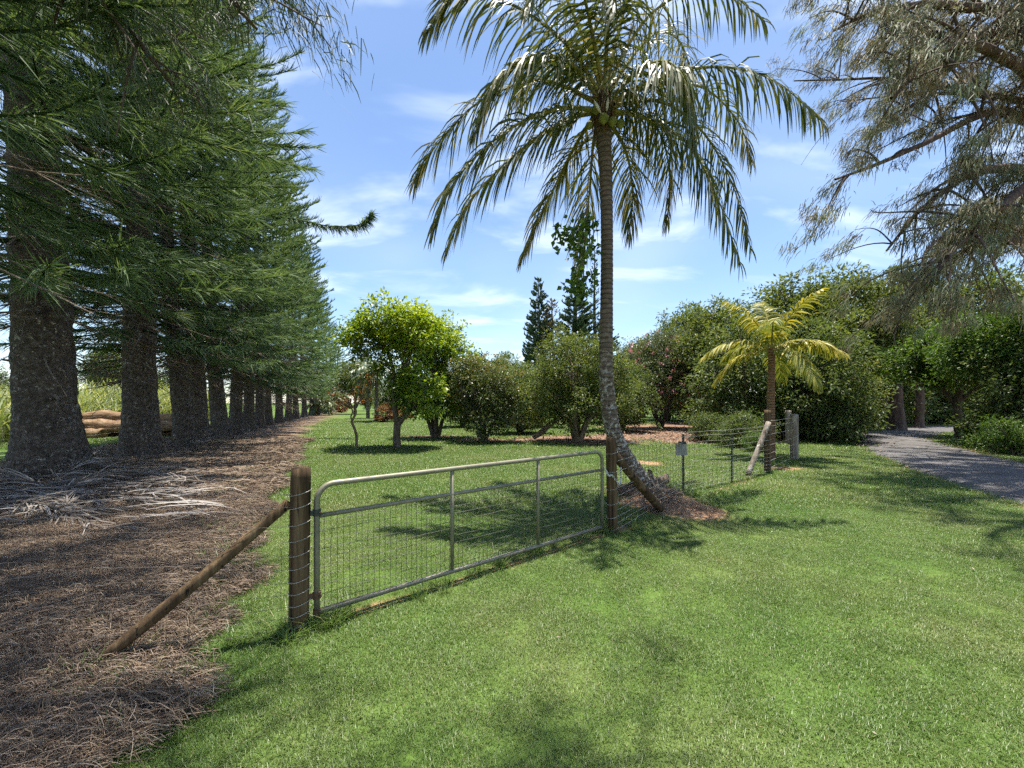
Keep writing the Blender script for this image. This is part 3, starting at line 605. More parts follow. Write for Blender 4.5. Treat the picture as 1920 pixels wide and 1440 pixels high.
# yellow-green tree nearest the lawn
x, d = G(745, 840)
st = [[(0, 0, -.1, .15), (-.02, 0, .5, .125), (0, 0, .95, .12)], [(0, 0, .85, .10), (-.10, 0, 1.7, .085), (-.15, .1, 2.9, .07), (-.5, .1, 4.1, .04), (-.8, .1, 4.9, .02)], [(0, 0, .85, .10), (.35, -.05, 1.35, .08), (.75, 0, 1.9, .06), (1.2, .1, 2.8, .035)], [(-.14, .1, 2.7, .06), (.35, .2, 3.5, .045), (.7, .2, 4.6, .02)]]
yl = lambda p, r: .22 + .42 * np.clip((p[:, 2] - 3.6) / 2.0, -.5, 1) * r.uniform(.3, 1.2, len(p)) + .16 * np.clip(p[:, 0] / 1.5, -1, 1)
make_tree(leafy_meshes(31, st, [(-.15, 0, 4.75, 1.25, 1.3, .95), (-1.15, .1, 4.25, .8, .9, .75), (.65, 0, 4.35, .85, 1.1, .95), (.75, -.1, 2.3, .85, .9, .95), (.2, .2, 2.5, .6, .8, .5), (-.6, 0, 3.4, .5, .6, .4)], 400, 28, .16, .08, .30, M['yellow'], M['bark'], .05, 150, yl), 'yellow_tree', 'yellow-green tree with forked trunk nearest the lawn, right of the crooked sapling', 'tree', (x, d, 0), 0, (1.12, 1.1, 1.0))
x, d = G(817, 821)
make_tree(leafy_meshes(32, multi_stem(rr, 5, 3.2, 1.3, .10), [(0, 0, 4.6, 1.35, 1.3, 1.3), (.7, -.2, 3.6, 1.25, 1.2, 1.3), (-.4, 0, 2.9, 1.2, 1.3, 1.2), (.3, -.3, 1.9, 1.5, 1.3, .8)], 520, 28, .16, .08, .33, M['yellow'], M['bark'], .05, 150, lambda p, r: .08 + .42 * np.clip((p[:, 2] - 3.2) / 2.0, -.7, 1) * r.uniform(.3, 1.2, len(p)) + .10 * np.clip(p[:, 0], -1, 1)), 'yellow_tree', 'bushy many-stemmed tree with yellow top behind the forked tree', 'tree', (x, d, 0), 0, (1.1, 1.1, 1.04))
x, d = G(905, 829)
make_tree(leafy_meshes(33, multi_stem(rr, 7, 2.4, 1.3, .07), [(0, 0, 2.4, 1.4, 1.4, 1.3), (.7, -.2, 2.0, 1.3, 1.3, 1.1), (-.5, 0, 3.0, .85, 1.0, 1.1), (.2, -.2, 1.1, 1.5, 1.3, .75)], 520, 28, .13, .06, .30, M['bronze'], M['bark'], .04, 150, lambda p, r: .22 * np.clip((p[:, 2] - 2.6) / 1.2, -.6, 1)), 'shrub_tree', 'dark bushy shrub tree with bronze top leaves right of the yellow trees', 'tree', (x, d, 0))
ROUND = leafy_meshes(34, multi_stem(rr, 6, 2.6, 1.5, .12), [(0, 0, 2.9, 1.9, 1.8, 1.5), (-1.0, -.2, 2.1, 1.4, 1.5, 1.3), (1.0, 0, 2.1, 1.3, 1.5, 1.3), (0, -.3, 1.5, 2.0, 1.7, 1.0), (.3, 0, 3.9, 1.0, 1.0, .7)], 900, 32, .11, .055, .30, M['olive'], M['bark_tan'], .05, 170)
x, d = G(1092, 828)
make_tree(ROUND, 'round_tree', 'large rounded olive-green tree left of the palm trunk', 'tree', (x - .2, d, 0), 0, (1.12, 1.05, 1.08))
DARK = leafy_meshes(35, multi_stem(rr, 6, 3.0, 1.4, .10), [(0, 0, 3.1, 1.8, 1.7, 1.7), (1.0, .2, 2.3, 1.5, 1.5, 1.5), (-1.0, .1, 2.3, 1.5, 1.5, 1.5), (0, -.2, 1.2, 2.1, 1.8, 1.0), (.3, 0, 4.5, 1.0, 1.0, .7)], 640, 26, .16, .07, .36, M['dark'], M['bark'], .06, 150)
TALL = leafy_meshes(36, [[(0, 0, -.1, .20), (.1, 0, 1.6, .16), (-.05, .1, 3.4, .12), (.2, 0, 5.6, .05)], [(.05, 0, 1.7, .12), (.8, .2, 3.4, .08), (1.3, .2, 5.0, .03)], [(0, 0, 2.2, .11), (-.9, -.2, 3.8, .07), (-1.4, 0, 5.2, .03)]], [(0, 0, 5.4, 1.9, 1.9, 1.6), (1.5, .2, 4.5, 1.4, 1.5, 1.3), (-1.5, 0, 4.6, 1.4, 1.5, 1.3), (0, -.4, 3.4, 1.9, 1.8, 1.0), (.4, 0, 6.7, 1.1, 1.1, .7)], 620, 26, .20, .085, .42, M['olive'], M['bark'], .07, 150)
BRIGHT = leafy_meshes(37, multi_stem(rr, 6, 3.4, 1.7, .11), [(0, 0, 3.6, 2.1, 2.0, 1.5), (1.3, .2, 2.7, 1.6, 1.6, 1.4), (-1.3, -.2, 2.8, 1.7, 1.6, 1.4), (0, -.4, 1.5, 2.2, 1.9, 1.1)], 680, 26, .20, .085, .38, M['bright'], M['bark'], .06, 150)
HIGH = leafy_meshes(46, [[(0, 0, -.1, .20), (.1, 0, 1.6, .16), (-.05, .1, 3.0, .12), (.2, 0, 5.0, .05)], [(.05, 0, 1.5, .12), (.8, .2, 2.9, .08), (1.5, .2, 4.2, .03)], [(0, 0, 1.9, .11), (-.9, -.2, 3.0, .07), (-1.6, 0, 4.2, .03)]], [(0, 0, 4.7, 2.0, 2.0, 1.3), (1.6, .2, 3.9, 1.5, 1.6, 1.2), (-1.7, 0, 3.9, 1.5, 1.6, 1.2), (0, -.6, 3.3, 2.2, 1.9, .8)], 640, 28, .19, .085, .40, M['bright'], M['bark'], .06, 150)
SHRUB = leafy_meshes(38, multi_stem(rr, 7, 1.0, .7, .03), [(0, 0, .9, 1.0, 1.0, .75), (.5, -.2, .6, .8, .8, .55), (-.5, .1, .6, .8, .8, .55)], 300, 24, .11, .045, .22, M['dark'], M['bark'], .02, 60)
GSHRUB = leafy_meshes(39, multi_stem(rr, 7, 1.0, .7, .03), [(0, 0, .9, 1.0, 1.0, .75), (.5, -.2, .6, .8, .8, .55), (-.5, .1, .6, .8, .8, .55)], 300, 24, .11, .045, .22, M['bright'], M['bark'], .02, 60)
OLE = leafy_meshes(40, multi_stem(rr, 9, 4.4, 2.0, .08), [(0, 0, 4.7, 1.9, 1.9, 1.6), (1.3, 0, 3.9, 1.7, 1.7, 1.5), (-1.3, 0, 3.7, 1.7, 1.7, 1.5), (0, -.4, 2.9, 2.5, 2.0, 1.0), (.8, 0, 5.9, 1.0, 1.0, .6)], 900, 26, .22, .05, .36, M['oleander'], M['bark'], .05, 190, None, 210, M['pink'])
def at(px, D): return ((px - CX) / F * D, D, 0.)
make_tree(OLE, 'oleander', 'tall oleander dotted with pink flowers right of the palm trunk', 'shrub', at(1238, 27), .3, 1.05)
TREES = [  # meshes, name, px, D, scale, rot, label, category
    (DARK, 'leafy_tree', 975, 22, .78, .5, 'dark leafy tree between the bronze shrub tree and the round tree', 'tree'),
    (ROUND, 'leafy_tree', 1010, 28, .95, 1.9, 'olive leafy tree partly hidden behind the left flank of the round tree', 'tree'),
    (DARK, 'leafy_tree', 1165, 24, .88, 2.2, 'dark leafy tree just right of the palm trunk', 'tree'),
    (TALL, 'leafy_tree', 1345, 25, 1.12, .7, 'leafy tree behind the left fronds of the yellow palm', 'tree'),
    (DARK, 'leafy_tree', 1395, 19.5, 1.15, 3.3, 'dark leafy tree directly behind the yellow palm crown', 'tree'),
    (TALL, 'leafy_tree', 1475, 22, 1.18, 5.0, 'tall leafy tree rising above the yellow palm', 'tree'),
    (DARK, 'leafy_tree', 1530, 18.5, 1.12, 1.0, 'dark leafy tree right of the yellow palm above the fence posts', 'tree'),
    (TALL, 'leafy_tree', 1590, 25, 1.4, 2.8, 'leafy tree left of the dark trunks by the road bend', 'tree'),
    (TALL, 'leafy_tree', 1690, 33, 1.75, 4.1, 'tall leafy tree beyond the road bend under the ironwood boughs', 'tree'),
    (DARK, 'leafy_tree', 1575, 21, .85, 4.6, 'low dark leafy tree at the left verge of the road bend', 'tree'),
    (HIGH, 'leafy_tree', 1800, 19.5, .98, 2.0, 'bright green tree with lifted crown over the inner side of the road', 'tree'),
    (HIGH, 'leafy_tree', 1895, 15.5, .92, 1.2, 'bright green bushy tree at the right edge beyond the road', 'tree'),
    (DARK, 'leafy_tree', 1960, 14.5, 1.05, 3.6, 'dark leafy tree cut by the right picture edge', 'tree'),
    (DARK, 'leafy_tree', 1640, 30, 1.5, .2, 'dark leafy tree behind the shaded road bend', 'tree'),
    (DARK, 'leafy_tree', 1770, 36, 1.9, 5.5, 'dark leafy tree closing the far end of the road', 'tree'),
    (TALL, 'leafy_tree', 1850, 34, 1.8, 1.5, 'tall leafy tree behind the bright bushy tree on the right', 'tree'),
    (DARK, 'leafy_tree', 1310, 33, 1.4, 2.9, 'dark leafy tree behind the oleander', 'tree'),
    (BRIGHT, 'leafy_tree', 900, 40, 1.25, 2.4, 'green tree far behind the bronze shrub tree', 'tree'),
    (DARK, 'leafy_tree', 945, 46, 1.5, .9, 'far dark tree in the gap left of the round tree', 'tree'),
    (DARK, 'leafy_tree', 850, 52, 1.1, 3.0, 'far dark tree behind the yellow-topped tree', 'tree'),
    (TALL, 'leafy_tree', 665, 60, 1.15, 1.1, 'far green tree at the end of the pine row', 'tree'),
    (DARK, 'leafy_tree', 735, 66, 1.3, 4.0, 'far dark tree seen under the forked yellow-green tree', 'tree'),
    (DARK, 'leafy_tree', 795, 62, 1.2, 5.0, 'far dark tree seen beneath the many-stemmed tree', 'tree'),
    (ROUND, 'leafy_tree', 690, 84, 1.5, 2.0, 'hazy far round tree closing the lawn vista', 'tree'),
    (BRIGHT, 'leafy_tree', 868, 28, .78, .4, 'green tree filling the gap between the yellow-topped tree and the bronze shrub tree', 'tree'),
    (BRIGHT, 'leafy_tree', 1148, 34, 1.1, 3.5, 'green tree behind the palm trunk', 'tree'),
    (ROUND, 'leafy_tree', 955, 33, 1.1, 5.2, 'olive tree behind the dark leafy tree left of the round tree', 'tree'),
    (BRIGHT, 'leafy_tree', 1250, 38, 1.25, 1.6, 'green tree showing behind the left flank of the oleander', 'tree'),
    (TALL, 'leafy_tree', 1200, 48, 1.3, 2.6, 'far tree between the palm trunk and the oleander', 'tree'),
    (TALL, 'leafy_tree', 1290, 45, 1.75, .3, 'far tree whose top shows above the oleander', 'tree'),
    (DARK, 'leafy_tree', -30, 40, 1.1, .6, 'far leafy tree at the left picture edge beyond the cane grass', 'tree'),
    (TALL, 'leafy_tree', 205, 38, 1.0, 2.6, 'far leafy tree seen between the first and second pine trunks', 'tree'),
    (DARK, 'leafy_tree', 322, 46, 1.2, 4.6, 'far leafy tree seen between the second and third pine trunks', 'tree'),
    (SHRUB, 'shrub', 1395, 15.5, .85, .4, 'low dark shrub left of the fence corner post', 'shrub'),
    (SHRUB, 'shrub', 1330, 17.5, .8, 2.0, 'low dark shrub on the mulch before the oleander', 'shrub'),
    (SHRUB, 'shrub', 1505, 19.0, 1.7, 3.1, 'dark shrub just behind the far fence posts', 'shrub'),
    (SHRUB, 'shrub', 1555, 17.5, 1.2, 1.3, 'dark shrub on the bank left of the road', 'shrub'),
    (SHRUB, 'shrub', 1690, 34, 3.0, .2, 'dark undergrowth between the trunks at the road bend', 'shrub'),
    (SHRUB, 'shrub', 1755, 33.5, 2.6, 1.7, 'dark undergrowth right of the thinner road-bend trunk', 'shrub'),
    (SHRUB, 'shrub', 1625, 31, 2.6, 2.9, 'dark undergrowth left of the road-bend trunks', 'shrub'),
    (SHRUB, 'shrub', 1822, 36, 2.8, 4.0, 'dark undergrowth at the far right end of the road', 'shrub'),
    (GSHRUB, 'shrub', 1850, 15.8, .75, .7, 'small green shrub on the right road verge', 'shrub'),
    (GSHRUB, 'shrub', 1905, 13.3, .8, 2.5, 'green shrub at the right picture edge beside the road', 'shrub'),
    (GSHRUB, 'shrub', 1420, 14.0, .45, 4.4, 'tiny bright green shrub left of the fence corner post', 'shrub'),
]
for me, nm, px, D, s, rz, lab, cat in TREES: make_tree(me, nm, lab, cat, at(px, D), rz, s)
# dark trunks by the road bend
def bare_trunk(label, px, D, h, r0, seed):
    r = np.random.default_rng(seed); b = QB()
    p = spline([(0, 0, -.1, r0 * 1.5), (.05, 0, .5, r0 * 1.05), (r.normal(0, .15), r.normal(0, .15), h * .4, r0 * .85), (r.normal(0, .4), 0, h, r0 * .5)], 20); b.tubes(p[None, :, :3], p[None, :, 3], 0., 12)
    o = thing('tree_trunk', label, 'tree trunk', at(px, D)); link('trunk', b.mesh('trunk', M['iron_bark'], True), o)
    b = QB()
    for k in range(6):
        i = r.integers(8, 19); az = r.uniform(0, 6.28); L = r.uniform(1, 2.5); q = bez(p[i, :3], p[i, :3] + [math.cos(az) * L * .4, math.sin(az) * L * .4, .4], p[i, :3] + [math.cos(az) * L * .8, math.sin(az) * L * .8, .6], p[i, :3] + [math.cos(az) * L, math.sin(az) * L, .5 * L], 7); b.tubes(q[None], (.05 * (1 - np.linspace(0, 1, 7)) + .01)[None], 0., 5)
    link('limbs', b.mesh('limbs', M['iron_bark'], True), o)['kind'] = 'stuff'
bare_trunk('thick dark trunk standing beside the road bend', 1680, 24.5, 6.5, .42, 1)
bare_trunk('thinner dark trunk just right of the thick road-bend trunk', 1722, 27, 6.5, .25, 2)
bare_trunk('dark trunk left of the thick road-bend trunk', 1640, 26, 6.0, .22, 3)
bare_trunk('dark slim trunk on the right verge near the picture edge', 1880, 17.5, 5, .16, 4)

# crooked sapling with red leaves
def sapling():
    x, d = G(668, 838); s = d / F
    o = thing('crooked_sapling', 'small crooked sapling with sparse red leaves on the lawn', 'sapling', (x, d, 0))
    P = lambda px, py, dy=0: np.array([(px - 668) * s, dy, (838 - py) * s])
    b = QB(); k = np.linspace(0, 1, 30)
    main = spline([np.r_[P(668, 842), .06], np.r_[P(668, 815), .055], np.r_[P(660, 792), .05], np.r_[P(662, 785), .05], np.r_[P(667, 775), .045], np.r_[P(666, 765), .042]], 30); b.tubes(main[None, :, :3], main[None, :, 3], 0., 8)
    side = spline([np.r_[P(661, 790), .035], np.r_[P(657, 782, .05), .03], np.r_[P(659, 772, .1), .028], np.r_[P(655, 764, .1), .025], np.r_[P(640, 760, .1), .012]], 20); b.tubes(side[None, :, :3], side[None, :, 3], 0., 6)
    r = np.random.default_rng(3); tips = []
    for q in range(17):
        j = P(666 if q % 4 else 656, 766); L = r.uniform(.5, 1.5); az = r.uniform(0, 6.28); e = r.uniform(.25, 1.2)
        dd = np.array([math.cos(az) * math.cos(e), math.sin(az) * math.cos(e), math.sin(e)])
        p = bez(j, j + dd * L * .3 + r.normal(0, .08, 3), j + dd * L * .7 + r.normal(0, .15, 3), j + dd * L, 8); b.tubes(p[None], (.022 * (1 - np.linspace(0, 1, 8)) + .007)[None], 0., 5); tips += [p[-1], p[5]]
    link('trunk', b.mesh('trunk', M['bark_tan'], True), o)
    tips = np.array(tips); n = len(tips) * 6; c = np.repeat(tips, 6, 0) + r.normal(0, .08, (n, 3)); b = QB()
    b.leaves(c, r.normal(0, 1, (n, 3)) + [0, 0, .3], unit(r.normal(0, .5, (n, 3)) + [0, 0, 1]), .15, .07, r.uniform(0, 1, n)); link('crown', b.mesh('crown', M['red']), o)
sapling()
# leaning pale trunk under the round tree
def leaning_trunk():
    b = QB(); x0, d0, _ = at(1004, 18.0); s = 18.0 / F
    pts = [(1000, 822, .10), (1015, 812, .13), (1035, 795, .12), (1055, 782, .10), (1075, 778, .09), (1090, 790, .06)]
    p = spline([np.array([(px - 1004) * s, .1 * i, (828 - py) * s, r]) for i, (px, py, r) in enumerate(pts)], 30); b.tubes(p[None, :, :3], p[None, :, 3], 0., 10)
    tag(link('fallen_trunk', b.mesh('fallen_trunk', M['bark_tan'], True), None, (x0, d0, 0)), 'pale arched fallen trunk lying under the round tree', 'fallen trunk')
leaning_trunk()
# distant pines behind the round tree
FARP = pine_meshes(15, 24, 1.0, 2.9, True, .20, M['pine_far'], 16, 3.2, .4, 1.5); DRYP = pine_meshes(16, 22, 1.0, 2.7, True, .12, M['pine_dry'], 11, 3.0, .4, 1.5); THIN = pine_meshes(17, 28, 6, 1.2, False, .10, M['pine_far'], 12)
for me, px, D, s, lab in [(FARP, 1018, 68, (.90, .90, .95), 'distant dark pine, leftmost of the group behind the round tree'), (FARP, 1000, 78, (.85, .85, .82), 'distant slim pine at the left flank of the pine group'), (DRYP, 1043, 66, (1.0, 1.0, .88), 'distant brownish pine in the middle of the pine group'),
                          (FARP, 1078, 64, (1.2, 1.2, .92), 'distant broad dark pine left of the palm trunk'), (THIN, 1065, 70, (1.5, 1.5, .99), 'distant pine with thin bare top above the brownish pine'), (THIN, 1118, 66, (1, 1, .95), 'distant almost bare pine close to the palm trunk'), (FARP, 1135, 72, (1.2, 1.2, .70), 'distant short pine hidden by the palm trunk')]:
    o = make_pine(me, lab, at(px, D), px * .1, 1.0, None); o.scale = s
# far palms at the end of the lawn
small_palm('far_palm', 'far slim palm with grey trunk left of the forked yellow-green tree', at(706, 36.5), 4.9, .16, 13, 2.9, M['gpalm_leaf'], M['palm_bark'], 41, .13, 22, .4)
small_palm('far_palm', 'far palm beyond the crooked sapling', at(690, 44), 5.2, .16, 12, 3.0, M['gpalm_leaf'], M['palm_bark'], 42, .15, 20, .5)
small_palm('far_palm', 'far palm seen through the gap in the forked yellow-green tree', at(765, 46), 6.6, .17, 12, 3.0, M['gpalm_leaf'], M['palm_bark'], 43, .15, 20, .4)
for i, (px, D, h) in enumerate([(612, 62, 2.2), (628, 76, 2.8), (598, 52, 1.8), (642, 92, 3.5)]):
    small_palm('areca_palm', 'feathery low palm at the end of the pine row, %s of four' % ['second', 'third', 'leftmost', 'rightmost'][i], at(px, D), h, .10, 14, 2.6, M['gpalm_leaf'], M['palm_bark'], 50 + i, .16, 18, .75)
REDS = leafy_meshes(45, multi_stem(rr, 6, .8, .6, .03), [(0, 0, .9, .9, .9, .8)], 130, 22, .16, .07, .2, M['red'], M['bark'], .02, 40)
for i, (px, D, s, lab) in enumerate([(722, 35, .9, 'reddish shrub beside the far slim palm'), (640, 66, 1.2, 'reddish shrub at the foot of the far pines'), (760, 40, .8, 'reddish shrub under the yellow-green trees')]): make_tree(REDS, 'red_shrub', lab, 'shrub', at(px, D), i, s)

# ------------------------------------------------------------------ ironwoods (fine drooping needles)
def ironwood_meshes(seed, trunk, limbs, nsub, nclump, per, slen, sw, lmat, sweep, clump_r=.35, lo=.3, sub=2.6):
    r = np.random.default_rng(seed); tb = QB(); cr = QB()
    p = spline(trunk, 24); tb.tubes(p[None, :, :3], p[None, :, 3], 0., 14)
    subs = []
    for lm in limbs:
        q = spline(lm, 22); jit = r.normal(0, .05, (22, 3)); jit[0] = 0; q[:, :3] += np.cumsum(jit, 0) * .35; tb.tubes(q[None, :, :3], q[None, :, 3], 0., 8)
        for k in range(nsub):
            i = r.integers(int(22 * lo), 21); a = q[i, :3]; t = unit(q[min(i + 1, 21), :3] - q[i - 1, :3]); dd = unit(t * .7 + r.normal(0, .65, 3) + np.array([0, 0, .05])); L = r.uniform(.27, 1) * sub
            w = bez(a, a + dd * L * .35 + [0, 0, .12 * L], a + dd * L * .7 + r.normal(0, .12, 3) * L, a + dd * L + np.array([0, 0, -.22 * L]), 10)
            tb.tubes(w[None], (min(q[i, 3] * .6, .035) * (1 - np.linspace(0, 1, 10) * .85) + .003)[None], 0., 5); subs.append(w)
    subs = np.array(subs); n = nclump; si = r.integers(0, len(subs), n); k = r.integers(3, 10, n)
    C = subs[si, k] + r.normal(0, .12, (n, 3)); tb_t = r.beta(2, 2, n)
    m = n * per; ci = np.repeat(np.arange(n), per)
    base = C[ci] + r.normal(0, clump_r, (m, 3)) * np.array([1, 1, .7])
    bd = unit(subs[si, np.minimum(k, 8) + 1] - subs[si, np.minimum(k, 8)])[ci]
    d = unit(bd * .5 + r.normal(0, .35, (m, 3)) + np.array(sweep))
    K = 3; L = slen * r.uniform(.5, 1.25, m); P = np.zeros((m, K, 3)); P[:, 0] = base; cur = d
    for j in range(1, K): cur = unit(cur + np.array([0, 0, -.5]) + np.array(sweep) * .3); P[:, j] = P[:, j - 1] + cur * (L / (K - 1))[:, None]
    side = unit(np.cross(d, r.normal(0, 1, (m, 3)))); t = (tb_t[ci] + r.normal(0, .18, m)).clip(0, 1)
    cr.ribbons(P, sw * np.array([.9, 1, .3])[None], side, t)
    return [('trunk', tb.mesh('trunk', M['iron_bark'], True)), ('crown', cr.mesh('crown', lmat))]
# big one at the upper right, trunk beyond the right edge of the picture
IB = np.array([19.0, 11.5, 0.])
def ia(px, py, D): return A(px, py, D) - IB
limbs = []
rI = np.random.default_rng(77)
for (pts) in [[(2150, 150, 11.3), (1920, 40, 10.8), (1780, 15, 10.2), (1660, 20, 9.6), (1560, 60, 9.2)], [(2150, 150, 11.3), (1920, 70, 11.2), (1800, 68, 11.0), (1700, 60, 10.6), (1640, 120, 10.2)], [(2150, 300, 11.5), (1920, 230, 11.0), (1840, 220, 10.6), (1700, 290, 10.2), (1560, 345, 9.8)],
              [(2150, 200, 11.5), (1910, 60, 11.8), (1800, 110, 12), (1720, 190, 12), (1630, 260, 12)], [(2150, 380, 11.5), (1930, 330, 11.2), (1820, 330, 11.0), (1720, 400, 10.8), (1660, 470, 10.6)], [(2150, 420, 11.5), (1950, 450, 12), (1830, 440, 12.4), (1740, 500, 12.6), (1690, 580, 12.8)],
              [(2150, 250, 11.2), (1950, 150, 10.0), (1850, 90, 9.0), (1760, 110, 8.2), (1690, 180, 7.8)], [(2150, 350, 11.3), (1960, 330, 10.4), (1880, 380, 9.6), (1800, 450, 9.2), (1740, 520, 9.0)], [(2150, 100, 11.5), (1900, -80, 11.5), (1750, -150, 11.5), (1620, -120, 11.5), (1540, -40, 11.2)],
              [(2150, 420, 12), (2000, 400, 13.5), (1880, 420, 14.5), (1780, 500, 15), (1700, 590, 15.2)], [(2150, 0, 11.5), (1990, -150, 10), (1880, -250, 8.5), (1800, -260, 7.2), (1740, -200, 6.4)], [(2200, 100, 12), (2200, -200, 13), (2150, -400, 14), (2050, -500, 15), (1950, -480, 16)]]:
    q = np.array([ia(*p) for p in pts]); limbs.append([np.r_[a, rad] for a, rad in zip(q, [.20, .14, .095, .06, .025])])
for (x_, y_, z_) in [(-9, -2.5, 14), (-6, -4.0, 15), (-7, 1.0, 15.5), (-4.5, -1.5, 17), (-3.5, 3.5, 16), (-7.5, -5.5, 13), (-5.5, 4.5, 14), (-2, -5, 16), (-8.5, 3.0, 13.5)]:   # upper crown over the road
    e_ = np.array([x_, y_, z_], float); b_ = np.array([-.1, 0, 9.0]); limbs.append([np.r_[b_, .13], np.r_[b_ * .7 + e_ * .3 + [0, 0, .8], .09], np.r_[b_ * .35 + e_ * .65 + [0, 0, .8], .05], np.r_[e_, .02]])
for az in (.2, 1.2, -1.0, -.4):       # limbs on the far side of the trunk, out of view
    hd = np.array([math.cos(az), math.sin(az), 0]); limbs.append([np.r_[0, 0, 6.5, .15], np.r_[hd * 2 + [0, 0, 8.5], .10], np.r_[hd * 4 + [0, 0, 9.8], .06], np.r_[hd * 6 + [0, 0, 10], .03]])
trunk = [(0, 0, -.2, .50), (.05, 0, 1, .38), (-.1, .1, 4, .33), (-.2, 0, 8, .24), (0, 0, 12, .14), (.2, 0, 16, .04)]
make_tree(ironwood_meshes(61, trunk, limbs, 24, 2350, 50, .27, .016, M['ironwood'], (-.34, -.12, -.25), .12, .25), 'ironwood_tree', 'large ironwood with wispy brownish foliage reaching in from the upper right', 'ironwood tree', tuple(IB))
# the one whose boughs hang in at the upper left, trunk left of the picture
JB = np.array([-7.6, 1.2, 0.]); limbs = []
for pts in [[(0, 0, 4.2), (1.4, .9, 6.0), (3.0, 2.0, 6.6), (4.2, 2.7, 6.2), (4.9, 3.0, 5.6)], [(0, 0, 4.5), (.8, 1.2, 6.2), (1.8, 2.6, 7.0), (2.6, 3.6, 6.6), (3.2, 4.0, 5.9)],
            [(0, 0, 4.8), (1.5, -.2, 7.5), (3.4, -.3, 9.0), (5.2, .2, 9.6), (7.0, .4, 9.2)], [(0, 0, 4.6), (1.4, .6, 7.4), (3.0, 1.2, 9.0), (4.4, 1.6, 9.4), (5.2, 1.8, 9.0)], [(0, 0, 4.6), (1.2, 1.4, 7.6), (2.4, 3.0, 9.6), (3.2, 4.4, 10.4), (3.8, 5.4, 10.4)],
            [(0, 0, 5), (.2, 1.5, 7), (.8, 3.2, 8.2), (1.2, 4.6, 8.4), (1.8, 5.8, 8.0)], [(0, 0, 6), (1.6, .6, 9), (3.2, 1.4, 11), (4.4, 2.2, 11.6), (5.0, 2.8, 11.4)], [(0, 0, 6), (.8, 1.6, 9.4), (2.0, 2.6, 11.2), (3.4, 3.4, 11.8), (4.4, 4.0, 11.4)], [(0, 0, 6), (1.6, -.6, 9), (3.0, -1.0, 11), (4.2, -1.0, 11.6), (5.2, -1.0, 11.0)],
            [(0, 0, 6), (2.6, .6, 8.6), (5.0, 1.4, 9.8), (7.2, 1.8, 10.2), (9.0, 2.1, 9.9)], [(0, 0, 6), (2.0, .8, 8.2), (4.0, 1.6, 9.0), (5.6, 2.1, 9.2), (6.6, 2.3, 8.9)],
            [(0, 0, 5.5), (1.6, .9, 7.4), (3.0, 1.6, 8.4), (4.0, 1.9, 8.6), (4.8, 2.0, 8.4)], [(0, 0, 5.5), (1.8, .8, 7.2), (3.6, 1.4, 7.9), (4.8, 1.6, 8.0), (5.6, 1.7, 7.7)], [(0, 0, 5.5), (1.2, 1.2, 7.6), (2.2, 2.0, 8.6), (3.0, 2.3, 8.9), (3.6, 2.3, 8.7)], [(0, 0, 5.5), (1.4, .4, 7.6), (2.6, 1.2, 8.8), (3.4, 1.5, 9.2), (4.2, 1.6, 9.0)],
            [(0, 0, 6), (1.6, 1.2, 8.2), (3.0, 2.4, 9.2), (4.2, 3.4, 9.6), (5.0, 4.0, 9.4)], [(0, 0, 6), (1.8, .4, 8.4), (3.2, .8, 9.6), (4.4, 1.2, 10.2), (5.4, 1.4, 10.0)], [(0, 0, 6), (1.6, .0, 8.2), (3.0, .2, 9.0), (4.2, .6, 9.2), (4.8, .8, 9.0)],
            [(0, 0, 7), (1.0, 1.0, 9.6), (2.4, 1.6, 12), (3.8, 2.0, 13), (4.8, 2.2, 12.8)], [(0, 0, 7), (1.2, 2.0, 10.4), (2.6, 3.6, 12.6), (3.6, 5.0, 13.4), (4.2, 6.0, 13.2)], [(0, 0, 7), (.4, 2.4, 10), (.8, 4.4, 12), (1.2, 6.2, 12.8), (1.6, 7.2, 12.4)],
            [(0, 0, 5), (-1, -1, 7), (-2, -2.2, 8), (-3, -3, 8), (-4, -3.6, 7.5)], [(0, 0, 5), (1, -1.4, 7), (2.2, -3, 8), (3, -4, 8), (4, -5, 7.4)]]:
    limbs.append([np.r_[np.array(a, float), rad] for a, rad in zip(pts, [.12, .09, .06, .04, .015])])
trunk = [(0, 0, -.2, .42), (.05, 0, 1, .32), (0, .1, 4, .28), (.1, 0, 7, .18), (.2, 0, 13.5, .05)]
make_tree(ironwood_meshes(62, trunk, limbs, 20, 2000, 30, .26, .011, M['ironwood_g'], (.0, 0, -.25), .15, .3, 1.5), 'ironwood_tree', 'green ironwood whose drooping boughs hang in at the upper left corner', 'ironwood tree', tuple(JB))

# ------------------------------------------------------------------ gate and fences
def metal(name, c, rough, var=.3, metallic=.85, rust=False):
    m, t, b, o = new_mat(name); n = noise(t, 9, 6, .65)
    t.links.new(ramp(t, n, [(.3, tuple(x * (1 - var) for x in c)), (.65, c)]), b.inputs['Base Color']); b.inputs['Metallic'].default_value = metallic
    t.links.new(maprange(t, n, .3, .7, rough + .15, rough - .05), b.inputs['Roughness'])
    if rust:
        l = b.inputs['Base Color'].links[0].from_socket; k = maprange(t, noise(t, 14, 6, .75), .57, .70)
        t.links.new(mixc(t, k, l, (.13, .065, .03)), b.inputs['Base Color']); t.links.new(maprange(t, noise(t, 14, 6, .75), .55, .68, metallic, .1), b.inputs['Metallic'])
    return m
M['galv'] = metal('galvanised_tube', (.255, .235, .165), .48, .35, .4, True)
M['wire'] = metal('fence_wire', (.50, .47, .41), .45, .4, .55)
M['old_wire'] = metal('old_wire', (.20, .17, .14), .6, .5, .4)
M['mesh_wire'] = metal('gate_mesh_wire', (.11, .11, .085), .6, .3, .4)
M['chain'] = metal('chain', (.72, .72, .72), .3, .2, .9)
M['rust'] = metal('rusty_steel', (.16, .085, .05), .75, .5, .3)
